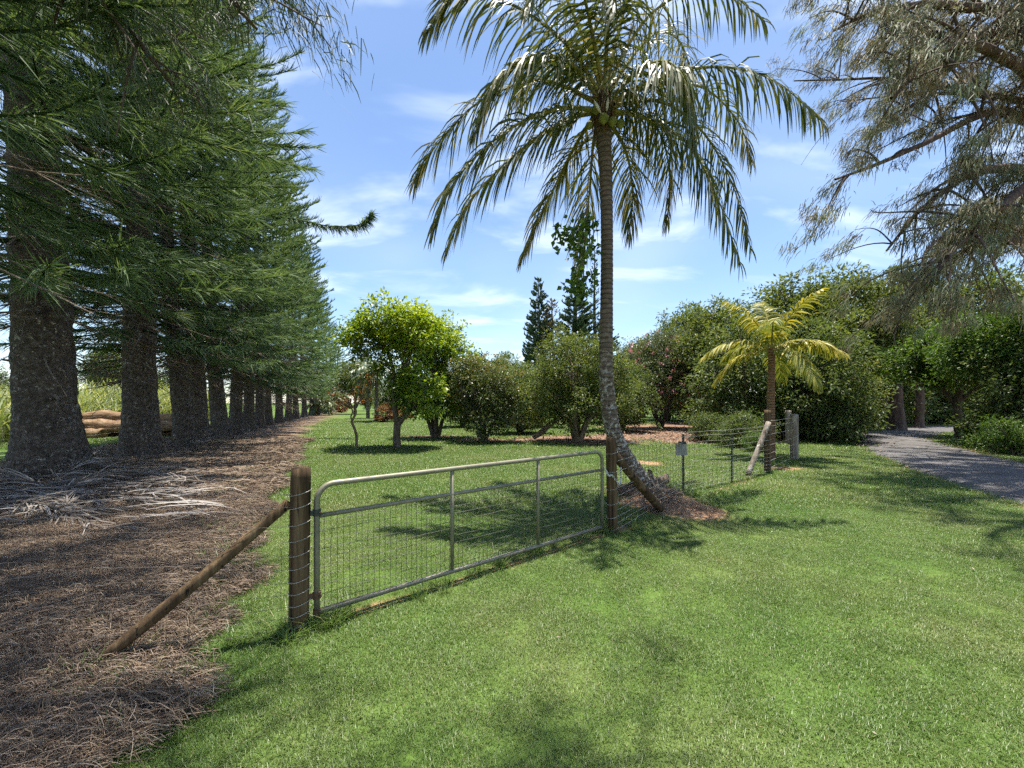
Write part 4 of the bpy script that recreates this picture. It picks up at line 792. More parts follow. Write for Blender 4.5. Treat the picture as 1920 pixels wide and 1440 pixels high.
M['tpost'] = metal('painted_steel_post', (.045, .055, .045), .6, .3, .2)
M['post'] = bark_mat('treated_post', [(.30, (.022, .014, .008)), (.48, (.085, .052, .026)), (.64, (.17, .112, .058)), (.82, (.30, .23, .14))], 16, (1, 1, .07), 0, bs=.9, bd=.02)
def crack(m, lo, hi, col):
    t = m.node_tree; b = [n for n in t.nodes if n.type == 'BSDF_PRINCIPLED'][0]; l = b.inputs['Base Color'].links[0].from_socket
    t.links.new(mixc(t, maprange(t, noise(t, 30, 4, .6, stretch=(1, 1, .045)), lo, hi, 1., 0.), l, col), b.inputs['Base Color'])
crack(M['post'], .36, .43, (.012, .008, .005))
M['post_grey'] = bark_mat('weathered_post', [(.3, (.08, .06, .045)), (.5, (.22, .18, .14)), (.75, (.42, .37, .31))], 10, (1, 1, .15), .3, (.52, .50, .44), .9, .02)
M['sign'] = bark_mat('dirty_plate', [(.3, (.16, .16, .13)), (.7, (.36, .35, .30))], 14, bs=.2)

class PB:                                 # small polygon builder
    def __init__(s): s.v = []; s.f = []
    def tube(s, pts, r, sides=10, cap=True):
        pts = np.asarray(pts, float); K = len(pts); T = unit(np.gradient(pts, axis=0)); n0 = len(s.v)
        R = np.broadcast_to(r, K); ref = np.array([0, 0, 1.]) if abs(T[0, 2]) < .9 else np.array([1., 0, 0]); U = unit(np.cross(T[0], ref))
        for k in range(K):
            U = unit(U - T[k] * (U @ T[k])); V = np.cross(T[k], U)
            for i in range(sides): a = 2 * math.pi * i / sides; s.v.append(pts[k] + R[k] * (math.cos(a) * U + math.sin(a) * V))
        for k in range(K - 1):
            for i in range(sides): j = (i + 1) % sides; s.f.append((n0 + k * sides + i, n0 + k * sides + j, n0 + (k + 1) * sides + j, n0 + (k + 1) * sides + i))
        if cap: s.f.append(tuple(n0 + i for i in reversed(range(sides)))); s.f.append(tuple(n0 + (K - 1) * sides + i for i in range(sides)))
        return s
    def box(s, c, h, rz=0, tilt=0):
        n0 = len(s.v); c = np.asarray(c, float)
        for sx in (-1, 1):
            for sy in (-1, 1):
                for sz in (-1, 1):
                    x, y, z = sx * h[0], sy * h[1], sz * h[2]; x, z = x * math.cos(tilt) - z * math.sin(tilt), x * math.sin(tilt) + z * math.cos(tilt)
                    s.v.append(c + [x * math.cos(rz) - y * math.sin(rz), x * math.sin(rz) + y * math.cos(rz), z])
        for f in ((0, 1, 3, 2), (4, 6, 7, 5), (0, 4, 5, 1), (2, 3, 7, 6), (0, 2, 6, 4), (1, 5, 7, 3)): s.f.append(tuple(n0 + i for i in f))
        return s
    def mesh(s, name, mat, smooth=False):
        me = bpy.data.meshes.new(name); me.from_pydata([tuple(map(float, v)) for v in s.v], [], s.f); me.update()
        if smooth:
            for p in me.polygons: p.use_smooth = len(p.vertices) <= 4
        me.materials.append(mat); return me

def gate():
    a3 = np.array([*GATE_A, float(gz(*GATE_A))]); b3 = np.array([*GATE_B, float(gz(*GATE_B))])
    L = float(np.linalg.norm(GATE_B - GATE_A)); rz = math.atan2(GATE_B[1] - GATE_A[1], GATE_B[0] - GATE_A[0])
    o = thing('farm_gate', 'galvanised tube farm gate with wire mesh lower panel', 'gate', (a3[0], a3[1], a3[2]), rz)
    H, B, MID, R, cr = 1.10, .10, .855, .023, .13
    b = PB(); up = [(0, 0, .02), (0, 0, .5)] + [(cr - cr * math.cos(t), 0, H - cr + cr * math.sin(t)) for t in np.linspace(0, math.pi / 2, 8)]
    rt = [(L - cr + cr * math.sin(t), 0, H - cr + cr * math.cos(t)) for t in np.linspace(0, math.pi / 2, 8)] + [(L, 0, .5), (L, 0, .06)]
    mid = [(x, 0, H) for x in np.linspace(cr + .2, L - cr - .2, 8)]
    b.tube(up + mid + rt, R, 12); link('frame', b.mesh('frame', M['galv'], True), o)
    link('middle_rail', PB().tube([(R * .8, 0, MID), (L * .5, 0, MID), (L - R * .8, 0, MID)], .019, 12).mesh('middle_rail', M['galv'], True), o)
    link('bottom_rail', PB().tube([(R * .8, 0, B), (L * .3, 0, B + .004), (L * .7, 0, B - .003), (L - R * .8, 0, B)], R, 12).mesh('bottom_rail', M['galv'], True), o)
    for f in (1 / 3 + .015, 2 / 3 + .005): link('upright', PB().tube([(L * f, 0, B + .021), (L * f, 0, (B + H) / 2), (L * f, 0, H - .021)], .019, 12).mesh('upright', M['galv'], True), o)
    q = QB(); n = int(L / .05); xs = np.linspace(.06, L - .06, n); zz = np.linspace(B, MID, 6)
    V = np.zeros((n, 6, 3)); V[..., 0] = xs[:, None] + RNG.normal(0, .002, (n, 6)); V[..., 1] = .022 + RNG.normal(0, .002, (n, 6)); V[..., 2] = zz; q.tubes(V, .0019, 0., 4)
    zs = np.arange(B + .05, MID, .072); xs = np.linspace(.02, L - .02, 24); V = np.zeros((len(zs), 24, 3)); V[..., 0] = xs; V[..., 1] = .0255 + RNG.normal(0, .002, (len(zs), 24)); V[..., 2] = zs[:, None] + RNG.normal(0, .0025, (len(zs), 24)); q.tubes(V, .0024, 0., 4)
    link('wire_mesh', q.mesh('wire_mesh', M['mesh_wire']), o)
    for z in (.985 - .1, .235):
        h = link('hinge', PB().tube([(0, 0, z - .025), (0, 0, z + .025)], .032, 12).box((-.055, 0, z), (.055, .012, .02)).mesh('hinge', M['rust' if z < .5 else 'tpost']), o)
        link('bolt', PB().tube([(.02, -.045, z), (.02, .045, z)], .008, 8).tube([(-.09, -.035, z), (-.09, .035, z)], .008, 8).mesh('bolt', M['rust']), h)
    link('collar', PB().tube([(0, 0, .085), (0, 0, .125)], .030, 12).mesh('collar', M['rust']), o)
    return rz
GRZ = gate()

def wood_post(name, label, xy, h, r, mat, seed, top=True, lean=(0, 0)):
    rr_ = np.random.default_rng(seed); q = QB(); K, S = 20, 20; z = np.linspace(-.15, h, K); a = np.arange(S) * 2 * np.pi / S
    rad = r * (1 + .05 * (vnoise(a[None] * 1.4 + 0 * z[:, None], z[:, None] * 1.2 + 0 * a[None], seed) - .5) * 2 + .04 * np.sin(a * 2 + seed)[None]); rad[-1] *= .955
    V = np.stack((lean[0] * z[:, None] + rad * np.cos(a), lean[1] * z[:, None] + rad * np.sin(a), np.repeat(z[:, None], S, 1)), -1)
    b = PB(); b.v = list(V.reshape(-1, 3))
    for k in range(K - 1):
        for i in range(S): j = (i + 1) % S; b.f.append((k * S + i, k * S + j, (k + 1) * S + j, (k + 1) * S + i))
    n0 = len(b.v); b.v.append(np.array([lean[0] * h, lean[1] * h, h + .004]))
    for i in range(S): b.f.append(((K - 1) * S + i, (K - 1) * S + (i + 1) % S, n0))
    o = tag(link(name, b.mesh(name, mat, True), None, (xy[0], xy[1], float(gz(*xy)))), label, 'post'); return o
def brace(label, p0, p1, r, mat, seed):
    p = np.array([p0, np.asarray(p0) * .5 + np.asarray(p1) * .5 + [0, 0, -.012], p1]); p = spline(p, 12); rr_ = r * (1 + .12 * (vnoise(np.arange(12) * .7, np.zeros(12), seed) - .5))
    m0 = p[0].copy(); me = PB().tube(p - m0, rr_, 12).mesh('brace_pole', mat, True)
    return tag(link('brace_pole', me, None, tuple(m0)), label, 'brace')
wood_post('gate_post', 'round brown gate post wrapped with fence wire at the hinge end', POST_L, 1.245, .073, M['post'], 3, lean=(.015, 0))
wood_post('gate_post', 'round brown gate post at the latch end in front of the palm trunk', POST_R, 1.27, .070, M['post'], 4, lean=(-.02, 0))
wood_post('fence_post', 'tall brown post at the fence corner banded with wire, young palm behind', PC, 1.57, .078, M['post'], 5)
wood_post('fence_post', 'grey weathered post right of the fence corner', PD, 1.40, .115, M['post_grey'], 6)
wood_post('fence_post', 'far grey post just left of the weathered post', PE, 1.42, .12, M['post_grey'], 7)
ed = (EYE - .09) * F / (1250 - HY); ex = (182 - CX) / F * ed
brace('dark leaning wooden brace from the hinge post down to the needle litter', (POST_L[0] - .06, POST_L[1] - .02, .985), (ex, ed, float(gz(ex, ed)) + .03), .040, M['post'], 8)
bx_, by_ = G(1243, 962)
brace('short dark brace running from the latch post to the dirt', (POST_R[0] + .06, POST_R[1] + .10, 1.02), (bx_, by_, .03), .062, M['post'], 9)
cx_, cy_ = G(1402, 893)
brace('pale lichen-covered brace leaning on the fence corner post', (PC[0] - .05, PC[1] - .12, 1.26), (cx_, cy_, .03), .06, M['post_grey'], 10)

def t_post(label, xy, h):
    b = PB(); b.box((0, 0, h / 2 - .05), (.020, .0035, h / 2 + .05)); b.box((0, .0175, h / 2 - .05), (.0035, .014, h / 2 + .05))
    for z in np.arange(.15, h, .055): b.box((0, -.006, z), (.006, .0025, .010))
    return tag(link('steel_post', b.mesh('steel_post', M['tpost']), None, (xy[0], xy[1], float(gz(*xy)))), label, 'post')
t_post('thin dark steel post carrying the small weathered plate', T1, 1.12)
t_post('thin dark steel post between the plate and the fence corner', T2, 1.05)
o = thing('small_plate', 'small weathered grey plate on the first steel post', 'sign', (T1[0] - .05, T1[1] - .03, .86))
link('plate', PB().box((0, 0, 0), (.10, .008, .115), -.35, .06).mesh('plate', M['sign']), o); link('top_cap', PB().box((.01, -.012, .13), (.07, .02, .02), -.35).mesh('top_cap', M['tpost']), o)

def fence(label, pts, heights, stay, top_wires=(), rad=.0021, wrap=(), wmat='wire'):
    P = np.array(pts, float); o = thing('wire_fence', label, 'fence', (P[0, 0], P[0, 1], 0)); r = np.random.default_rng(int(P[0, 0] * 10) & 255)
    seg = np.concatenate(([0], np.cumsum(np.linalg.norm(np.diff(P, axis=0), axis=1)))); n = int(seg[-1] / .12) + 2; u = np.linspace(0, seg[-1], n)
    xy = np.stack((np.interp(u, seg, P[:, 0]), np.interp(u, seg, P[:, 1])), -1); gzz = gz(xy[:, 0], xy[:, 1]); loc = xy - P[0]
    nrm = unit(np.r_[-(P[-1] - P[0])[1], (P[-1] - P[0])[0], 0.])[:2]
    bulge = (fbm(u * .8, u * 0, 6) - .5) * .05
    for h in list(heights) + list(top_wires):
        q = QB(); V = np.c_[loc + nrm * bulge[:, None], gzz * .6 + h + (fbm(u * 1.3, 0 * u + h * 9, 2) - .5) * .035]; q.tubes(V[None], rad * (1.15 if h in top_wires else 1), 0., 5); link('wire', q.mesh('wire', M[wmat], True), o)
    us = np.arange(.08, seg[-1], stay); x2 = np.stack((np.interp(us, seg, P[:, 0]), np.interp(us, seg, P[:, 1])), -1); b2 = np.interp(us, u, bulge); zz = np.linspace(heights[0], heights[-1], 7)
    V = np.zeros((len(us), 7, 3)); V[..., :2] = (x2 - P[0] + nrm * b2[:, None])[:, None] + r.normal(0, .004, (len(us), 7, 2)); V[..., 2] = zz + np.interp(us, u, gzz)[:, None] * .6
    q = QB(); q.tubes(V, rad * .75, 0., 4); link('stay_wires', q.mesh('stay_wires', M['rust']), o)
    for (px, py, pr, hs) in wrap:         # wire turns round a post
        q = QB(); a = np.linspace(0, 2 * np.pi, 25)
        for h in hs: q.tubes(np.c_[px - P[0, 0] + (pr + .004) * np.cos(a), py - P[0, 1] + (pr + .004) * np.sin(a), h + .018 * np.sin(a + 1.0)][None], max(rad, .0026), 0., 5)
        link('wire_wraps', q.mesh('wire_wraps', M['wire'], True), o)['kind'] = 'stuff'
HW = [.06, .14, .22, .31, .40, .50, .60, .71, .83, .96, 1.08]
LEFT = [(POST_L[0], POST_L[1] - .078), (-2.75, 2.62), (-4.6, 1.95), (-7.0, 1.1)]
fence('sagging woven wire fence running left from the hinge post over the litter', LEFT, HW[:10], .19, (1.06,), .0014, [(POST_L[0] + .012, POST_L[1], .075, HW[:10] + [1.06])], 'old_wire')
OFF = np.array([.04, -.07])
fence('woven wire fence between the latch post and the fence corner', [POST_R + [.06, -.05], T1 + [0, -.012], T2 + [0, -.012], PC + [-.01, -.082]], HW, .17, (1.17,), .0032, [(POST_R[0] - .012, POST_R[1], .073, HW[::2]), (PC[0], PC[1], .080, HW + [1.2, 1.3])])
fence('wire fence beyond the corner post towards the far grey posts', [PC + [.06, -.05], PD + [-.02, -.12], PE + [0, -.125]], HW[1::2], .3, (1.17, 1.3), .0045)
fence('thin wire fence beyond the pine trunks', [(-15.2, 8), (-17.5, 14), (-20.2, 22), (-26, 38)], [.1, .3, .5, .7, .9, 1.1], .35, (), .004)

# chain between gate and latch post
def chain():
    s = np.array([*GATE_B, .80]); o = thing('gate_chain', 'bright steel chain looped between the gate and the latch post', 'chain', tuple(s))
    p0 = np.array([.02, -.03, .10]); p1 = np.array([POST_R[0] - .03, POST_R[1] - .086, .78]) - s; p2 = np.array([POST_R[0] + .085, POST_R[1] - .05, .66]) - s; p3 = np.array([POST_R[0] + .11, POST_R[1] + .01, .88]) - s; p4 = np.array([POST_R[0] + .105, POST_R[1] - .01, .56]) - s
    P = spline([p0, p0 * .5 + p1 * .5 - [0, .02, .05], p1, p2, p3], 30); me = None
    for k in range(29):
        c = (P[k] + P[k + 1]) / 2; d = Vector(P[k + 1] - P[k])
        if me is None:
            b = QB(); a = np.linspace(0, 2 * np.pi, 13); b.tubes(np.c_[.011 * np.cos(a), 0 * a, .019 * np.sin(a)][None], .0035, 0., 6); me = b.mesh('link', M['chain'], True)
        l = link('link', me, o, tuple(c)); l.rotation_mode = 'QUATERNION'; q = d.to_track_quat('Z', 'Y'); from mathutils import Quaternion
        l.rotation_quaternion = q @ Quaternion((0, 0, 1), math.pi / 2 * (k % 2))
chain()

# ------------------------------------------------------------------ things lying about
def dead_frond(label, guide, seed, ll=.55, n=46, w=.03):
    ll = ll * 1.6; n = int(n * 2.0); guide = [(a, b, c * .9 + .02) for a, b, c in guide]
    r = np.random.default_rng(seed); P = np.array(guide, float); o0 = P[0].copy(); o0[2] = float(gz(o0[0], o0[1]))
    S = spline(P, 22); S[:, 2] += gz(S[:, 0], S[:, 1]); st, lf = frond_meshes(S - o0, r, ll, n, M['dead_frond'], M['dead_frond'], (.0, 0, .10), .38, w * .62, .032, .12, .45, .28, 1.3, .6, .30)
    v = np.empty(len(lf.vertices) * 3, np.float32); lf.vertices.foreach_get('co', v); v = v.reshape(-1, 3)
    g = gz(v[:, 0] + o0[0], v[:, 1] + o0[1]) - o0[2] + .02 + r.uniform(0, .05, len(v)); v[:, 2] = np.maximum(v[:, 2], g); lf.vertices.foreach_set('co', v.ravel()); lf.update()
    o = tag(link('dead_frond', lf, None, tuple(o0)), label, 'dead frond'); link('stalk', st, o)
def gp(px, py, z=.06): x, d = G(px, py); return (x, d, z)
dead_frond('long grey dead palm frond stretched across the litter before the first pine', [gp(415, 922, .05), gp(330, 922, .16), gp(230, 915, .22), gp(150, 925, .16), gp(60, 960, .06), gp(-40, 970, .05)], 1, .7, 60)
dead_frond('grey dead palm frond lying lowest, nearest the camera', [gp(-30, 965, .10), gp(60, 978, .22), gp(120, 990, .14), gp(190, 1010, .07), gp(260, 1015, .05)], 2, .5, 44)
dead_frond('dead palm frond leaning up against the first pine trunk', [gp(60, 950, .05), gp(110, 925, .20), gp(150, 908, .42), gp(190, 890, .55)], 3, .6, 40)
dead_frond('pale dead palm frond with upcurved leaflets in the frond pile', [gp(90, 955, .04), gp(150, 935, .28), gp(220, 922, .34), gp(300, 915, .22), gp(360, 918, .06)], 4, .55, 50)
dead_frond('dead palm frond at the left picture edge beside the first pine', [gp(90, 925, .05), gp(40, 930, .22), gp(-20, 935, .20), gp(-90, 945, .05)], 5, .6, 46)
dead_frond('small fan-like dead frond end on top of the pile', [gp(128, 992, .05), gp(126, 975, .16), gp(122, 955, .22), gp(110, 940, .16)], 6, .4, 30)

def tube_thing(name, label, cat, pts, radii, mat, sides=10):
    p = spline([np.r_[np.array(a, float), b_] for a, b_ in zip(pts, radii)], 22); p[:, 3] *= 1 + .28 * (vnoise(np.arange(22) * .9, np.full(22, pts[0][1] * 3.1), 12) - .5); p[:, 1:3] += (np.stack((vnoise(np.arange(22) * .5, np.full(22, 1.7), 3), vnoise(np.arange(22) * .5, np.full(22, 5.7), 5)), -1) - .5) * radii[0] * .5; m0 = p[0, :3].copy(); m0[2] = 0
    return tag(link(name, PB().tube(p[:, :3] - m0, p[:, 3], sides).mesh(name, mat, True), None, tuple(m0)), label, cat)
lx, ly = -20.5, 19.8
tube_thing('log', 'long brown felled log, topmost behind the pine trunks', 'log', [(lx - 2.5, ly + .3, 1.00), (lx, ly + .4, 1.05), (lx + 3.2, ly + .9, .95)], [.24, .27, .22], M['log'], 14)
tube_thing('log', 'thick brown felled log in the middle of the stack behind the pines', 'log', [(lx - 3.0, ly - .1, .62), (lx, ly, .60), (lx + 3.5, ly + .5, .56)], [.30, .32, .28], M['log'], 14)
tube_thing('log', 'short brown log end lying in front of the log stack', 'log', [(lx - 2.2, ly - .9, .26), (lx - .5, ly - .8, .27), (lx + .7, ly - .7, .25)], [.25, .26, .24], M['log'], 14)
tube_thing('log', 'dark log at the bottom of the stack behind the pines', 'log', [(lx - 2.8, ly + .5, .27), (lx, ly + .6, .27), (lx + 3.0, ly + 1.0, .27)], [.27, .28, .25], M['log'], 14)
x, d = G(1228, 916)
tube_thing('log', 'short cut log chunk beside the palm foot', 'log', [(x - .22, d - .02, .13), (x, d, .15), (x + .28, d + .05, .19)], [.085, .10, .095], M['bark_tan'], 12)
def bark_piece(label, px, py, s, rz, seed):
    x, d = G(px, py); r = np.random.default_rng(seed); q = QB(); n, k = 7, 5; u, v = np.meshgrid(np.linspace(-1, 1, k), np.linspace(-1, 1, n)); z = .05 + .35 * (1 - u ** 2) * .35 + .03 * v + r.normal(0, .02, u.shape)
    X = u * .32 * (1 - .25 * v ** 2) + r.normal(0, .02, u.shape); idx = np.arange(n * k).reshape(n, k); P = np.stack((X, v * .55, z), -1) * s; top = P.copy(); bot = P - [0, 0, .03 * s]
    f = np.stack((idx[:-1, :-1], idx[:-1, 1:], idx[1:, 1:], idx[1:, :-1]), -1).reshape(-1, 4); q.add(np.concatenate((top.reshape(-1, 3), bot.reshape(-1, 3))), np.concatenate((f, f[:, ::-1] + n * k)), 0.)
    rim = np.concatenate((idx[0], idx[1:, -1], idx[-1, -2::-1], idx[-2:0:-1, 0])); rn = np.roll(rim, -1); q.q.append(np.stack((rim, rim + n * k, rn + n * k, rn), -1))
    o = tag(link('bark_piece', q.mesh('bark_piece', M['post_grey'], True), None, (x, d, float(gz(x, d)) + .03)), label, 'bark'); o.rotation_euler = (0, 0, rz)
bark_piece('curled grey bark slab on the litter at the lower left edge', 28, 1362, .20, -.9, 1)
bark_piece('thin pale bark sliver on the litter right of the bark slab', 125, 1352, .12, -1.1, 2)
bark_piece('small pale leaf-like chip on the shaded litter', 215, 1112, .08, .6, 3)
bark_piece('tiny white chip on the litter above the leaning brace', 112, 1058, .07, .2, 4)

# climbing vine on the palm
def vine():
    b = QB(); lf = QB(); r = np.random.default_rng(8); base = PALM_BASE; o3 = np.array([base[0], base[1], 0.])
    o = thing('climbing_vine', 'leafy vine clump hanging beside the palm trunk below its crown', 'vine', (base[0], base[1], 0))
    p = spline([A(1118, 255, 6.85) - o3, A(1104, 330, 6.75) - o3, A(1098, 420, 6.7) - o3, A(1092, 490, 6.7) - o3, A(1090, 555, 6.7) - o3], 30); b.tubes(p[None], np.linspace(.012, .004, 30)[None], 0., 5)
    C = [(1075, 432, .20), (1100, 430, .22), (1052, 440, .16), (1085, 455, .25), (1105, 465, .2), (1065, 458, .2), (1092, 478, .18), (1082, 505, .12), (1082, 530, .2), (1098, 540, .17), (1075, 535, .17), (1112, 518, .14), (1092, 552, .13), (1046, 428, .08), (1104, 415, .14)]
    for px, py, s in C:
        c = A(px, py, 6.7 + r.normal(0, .12)) - o3; q = p[np.argmin(np.linalg.norm(p - c, axis=1))]; b.tubes(bez(q, q * .6 + c * .4 + [0, 0, .03], q * .3 + c * .7, c, 7)[None], .005, 0., 4)
        n = int(160 * s); pp = c + r.normal(0, s * .45, (n, 3)); lf.leaves(pp, r.normal(0, .6, (n, 3)) + [0, 0, -.5], unit(r.normal(0, .7, (n, 3)) + [0, -.4, .4]), .11 * r.uniform(.7, 1.2, n), .085 * r.uniform(.7, 1.2, n), (.45 + r.normal(0, .25, n)).clip(0, 1))
    link('stem', b.mesh('stem', M['bark'], True), o); link('leaves', lf.mesh('leaves', M['bright']), o)
vine()

# ------------------------------------------------------------------ grass, litter, cane
def scatter(name, label, cat, P, rot, scl, idx, variants):
    me = bpy.data.meshes.new(name); me.vertices.add(len(P)); me.vertices.foreach_set('co', np.asarray(P, np.float32).ravel())
    for nm, ty, dat in (('rot', 'FLOAT_VECTOR', rot), ('scl', 'FLOAT', scl), ('vid', 'INT', idx)):
        a = me.attributes.new(nm, ty, 'POINT'); a.data.foreach_set('vector' if ty == 'FLOAT_VECTOR' else 'value', np.asarray(dat, np.int32 if ty == 'INT' else np.float32).ravel())
    o = link(name, me); tag(o, label, cat, kind='stuff')
    ng = bpy.data.node_groups.new(name, 'GeometryNodeTree'); ng.interface.new_socket('Geometry', in_out='INPUT', socket_type='NodeSocketGeometry'); ng.interface.new_socket('Geometry', in_out='OUTPUT', socket_type='NodeSocketGeometry')
    N = ng.nodes.new; gi = N('NodeGroupInput'); go = N('NodeGroupOutput'); iop = N('GeometryNodeInstanceOnPoints'); jn = N('GeometryNodeJoinGeometry')
    for v in reversed(variants):
        oi = N('GeometryNodeObjectInfo'); oi.inputs['Object'].default_value = v; oi.inputs['As Instance'].default_value = True; ng.links.new(oi.outputs['Geometry'], jn.inputs[0])
    def na(nm, ty): n = N('GeometryNodeInputNamedAttribute'); n.data_type = ty; n.inputs['Name'].default_value = nm; return n.outputs['Attribute']
    ng.links.new(gi.outputs[0], iop.inputs['Points']); ng.links.new(jn.outputs[0], iop.inputs['Instance']); iop.inputs['Pick Instance'].default_value = True
    ng.links.new(na('vid', 'INT'), iop.inputs['Instance Index']); ng.links.new(na('rot', 'FLOAT_VECTOR'), iop.inputs['Rotation']); ng.links.new(na('scl', 'FLOAT'), iop.inputs['Scale'])
    ng.links.new(iop.outputs[0], go.inputs[0]); mod = o.modifiers.new('scatter', 'NODES'); mod.node_group = ng; return o
def grass_mat():
    m, t, b, o = new_mat('grass_blades')
    n1 = noise(t, .55, 4, .65, 'Position')
    c = ramp(t, n1, [(.3, (.096, .168, .031)), (.5, (.124, .187, .043)), (.7, (.170, .206, .066))])
    c = mixc(t, maprange(t, attr(t, 'tint'), .93, .99), mixc(t, .7, c, ramp(t, attr(t, 'tint'), [(0, (.30, .30, .30)), (.8, (.70, .70, .70))]), 'OVERLAY'), (.36, .31, .15))
    t.links.new(c, b.inputs['Base Color']); b.inputs['Roughness'].default_value = .42; b.inputs['Specular IOR Level'].default_value = .45
    tr = t.nodes.new('ShaderNodeBsdfTranslucent'); t.links.new(mixc(t, 1., c, (1.1, 1.15, .5), 'MULTIPLY'), tr.inputs[0]); ms = t.nodes.new('ShaderNodeMixShader'); ms.inputs[0].default_value = .3
    t.links.new(b.outputs[0], ms.inputs[1]); t.links.new(tr.outputs[0], ms.inputs[2]); t.links.new(ms.outputs[0], o.inputs[0]); return m
M['grass'] = grass_mat()
def grass_patch(seed, n, rad, h, w):
    r = np.random.default_rng(seed); q = QB(); a = r.uniform(0, 2 * np.pi, n); R = rad * np.sqrt(r.uniform(0, 1, n)); base = np.stack((R * np.cos(a), R * np.sin(a), np.full(n, -.008)), -1)
    az = r.uniform(0, 2 * np.pi, n); e = r.uniform(.15, 1.15, n); hd = np.stack((np.cos(az), np.sin(az), 0 * az), -1); L = h * r.uniform(.5, 1.4, n); L *= np.where(r.uniform(0, 1, n) < .04, 1.6, 1)
    P = np.zeros((n, 3, 3)); P[:, 0] = base; P[:, 1] = base + (hd * np.sin(e)[:, None] * .5 + np.array([0, 0, 1.]) * np.cos(e * .7)[:, None] * .55) * L[:, None]; P[:, 2] = P[:, 1] + (hd * np.sin(e)[:, None] * .75 + np.array([0, 0, 1.]) * (np.cos(e) * .35)[:, None]) * L[:, None]
    side = np.stack((-np.sin(az), np.cos(az), 0 * az), -1); q.ribbons(P, w * np.array([1., .85, .15])[None], side, r.uniform(0, 1, n))
    return bpy.data.objects.new('grass_patch', q.mesh('grass_patch', M['grass']))
def lawn_points(n, x0, x1, y0, y1, r, fov=True, extra=None):
    x = r.uniform(x0, x1, n); y = r.uniform(y0, y1, n)
    k = (litter_mask(x, y) < .45 + .45 * r.uniform(-1, 1, n)) & (dirt_mask(x, y) < .35 + .3 * r.uniform(-1, 1, n)) & (mulch_mask(x, y) < .4) & (road_dist(x, y) > 1.62 + .12 * r.uniform(-1, 1, n))
    if fov: k &= np.abs(x) < y * 1.36 + .9
    x, y = x[k], y[k]; return x, y
def grass():
    r = np.random.default_rng(1); V1 = [grass_patch(i, 230, .16, .030, .0030) for i in range(5)]; V2 = [grass_patch(10 + i, 170, .34, .050, .0075) for i in range(4)]; V3 = [grass_patch(20 + i, 150, .75, .075, .020) for i in range(3)]
    X, Y, I, S = [], [], [], []
    for (n, x0, x1, y0, y1, lo, hi) in ((11500, -5, 11, 1.0, 7.2, 0, 5), (9000, -12, 16, 6.6, 16, 5, 9), (7000, -26, 26, 15, 42, 9, 12)):
        x, y = lawn_points(n, x0, x1, y0, y1, r); X.append(x); Y.append(y); I.append(r.integers(lo, hi, len(x))); S.append(r.uniform(.75, 1.2, len(x)))
    x, y, i, s = map(np.concatenate, (X, Y, I, S)); n = len(x); s = s * (.78 + .45 * fbm(x * 1.3, y * 1.3, 44))
    scatter('lawn_grass', 'short mown green lawn grass around the gate', 'grass', np.c_[x, y, gz(x, y)], np.c_[np.zeros(n), np.zeros(n), r.uniform(0, 6.28, n)], s, i, V1 + V2 + V3)
    # longer tufts at post feet and litter edge
    V = [grass_patch(40 + k, 40, .05, .12, .004) for k in range(3)]; P = []
    for (cx, cy, k, sp) in [(*POST_L, 26, .10), (*POST_R, 14, .12), (*GATE_A, 10, .1), (*T1, 12, .15), (*PD, 12, .2), (*PC, 10, .15)]: P.append(np.c_[cx + r.normal(0, sp, k), cy + r.normal(0, sp, k)])
    yy = r.uniform(1.2, 12, 200); P.append(np.c_[np.interp(yy, EDGE_D, EDGE_X) + r.normal(-.05, .28, 200), yy]); u = r.uniform(0, 1, 34)[:, None] ** 1.6; P.append(GATE_A * (1 - u) + GATE_B * u + r.normal(0, .09, (34, 2)))
    P = np.concatenate(P); n = len(P); scatter('tufts', 'longer grass tufts at post feet and along the litter edge', 'grass', np.c_[P, gz(P[:, 0], P[:, 1])], np.c_[np.zeros((n, 2)), r.uniform(0, 6.28, n)], r.uniform(.5, 1.3, n), r.integers(0, 3, n), V)
grass()
M['litter'] = leaf_mat('needle_litter', [(0, (.066, .044, .031)), (.35, (.17, .120, .082)), (.7, (.28, .21, .148)), (1, (.45, .375, .29))], .8, .05, .15, (1, .9, .8))
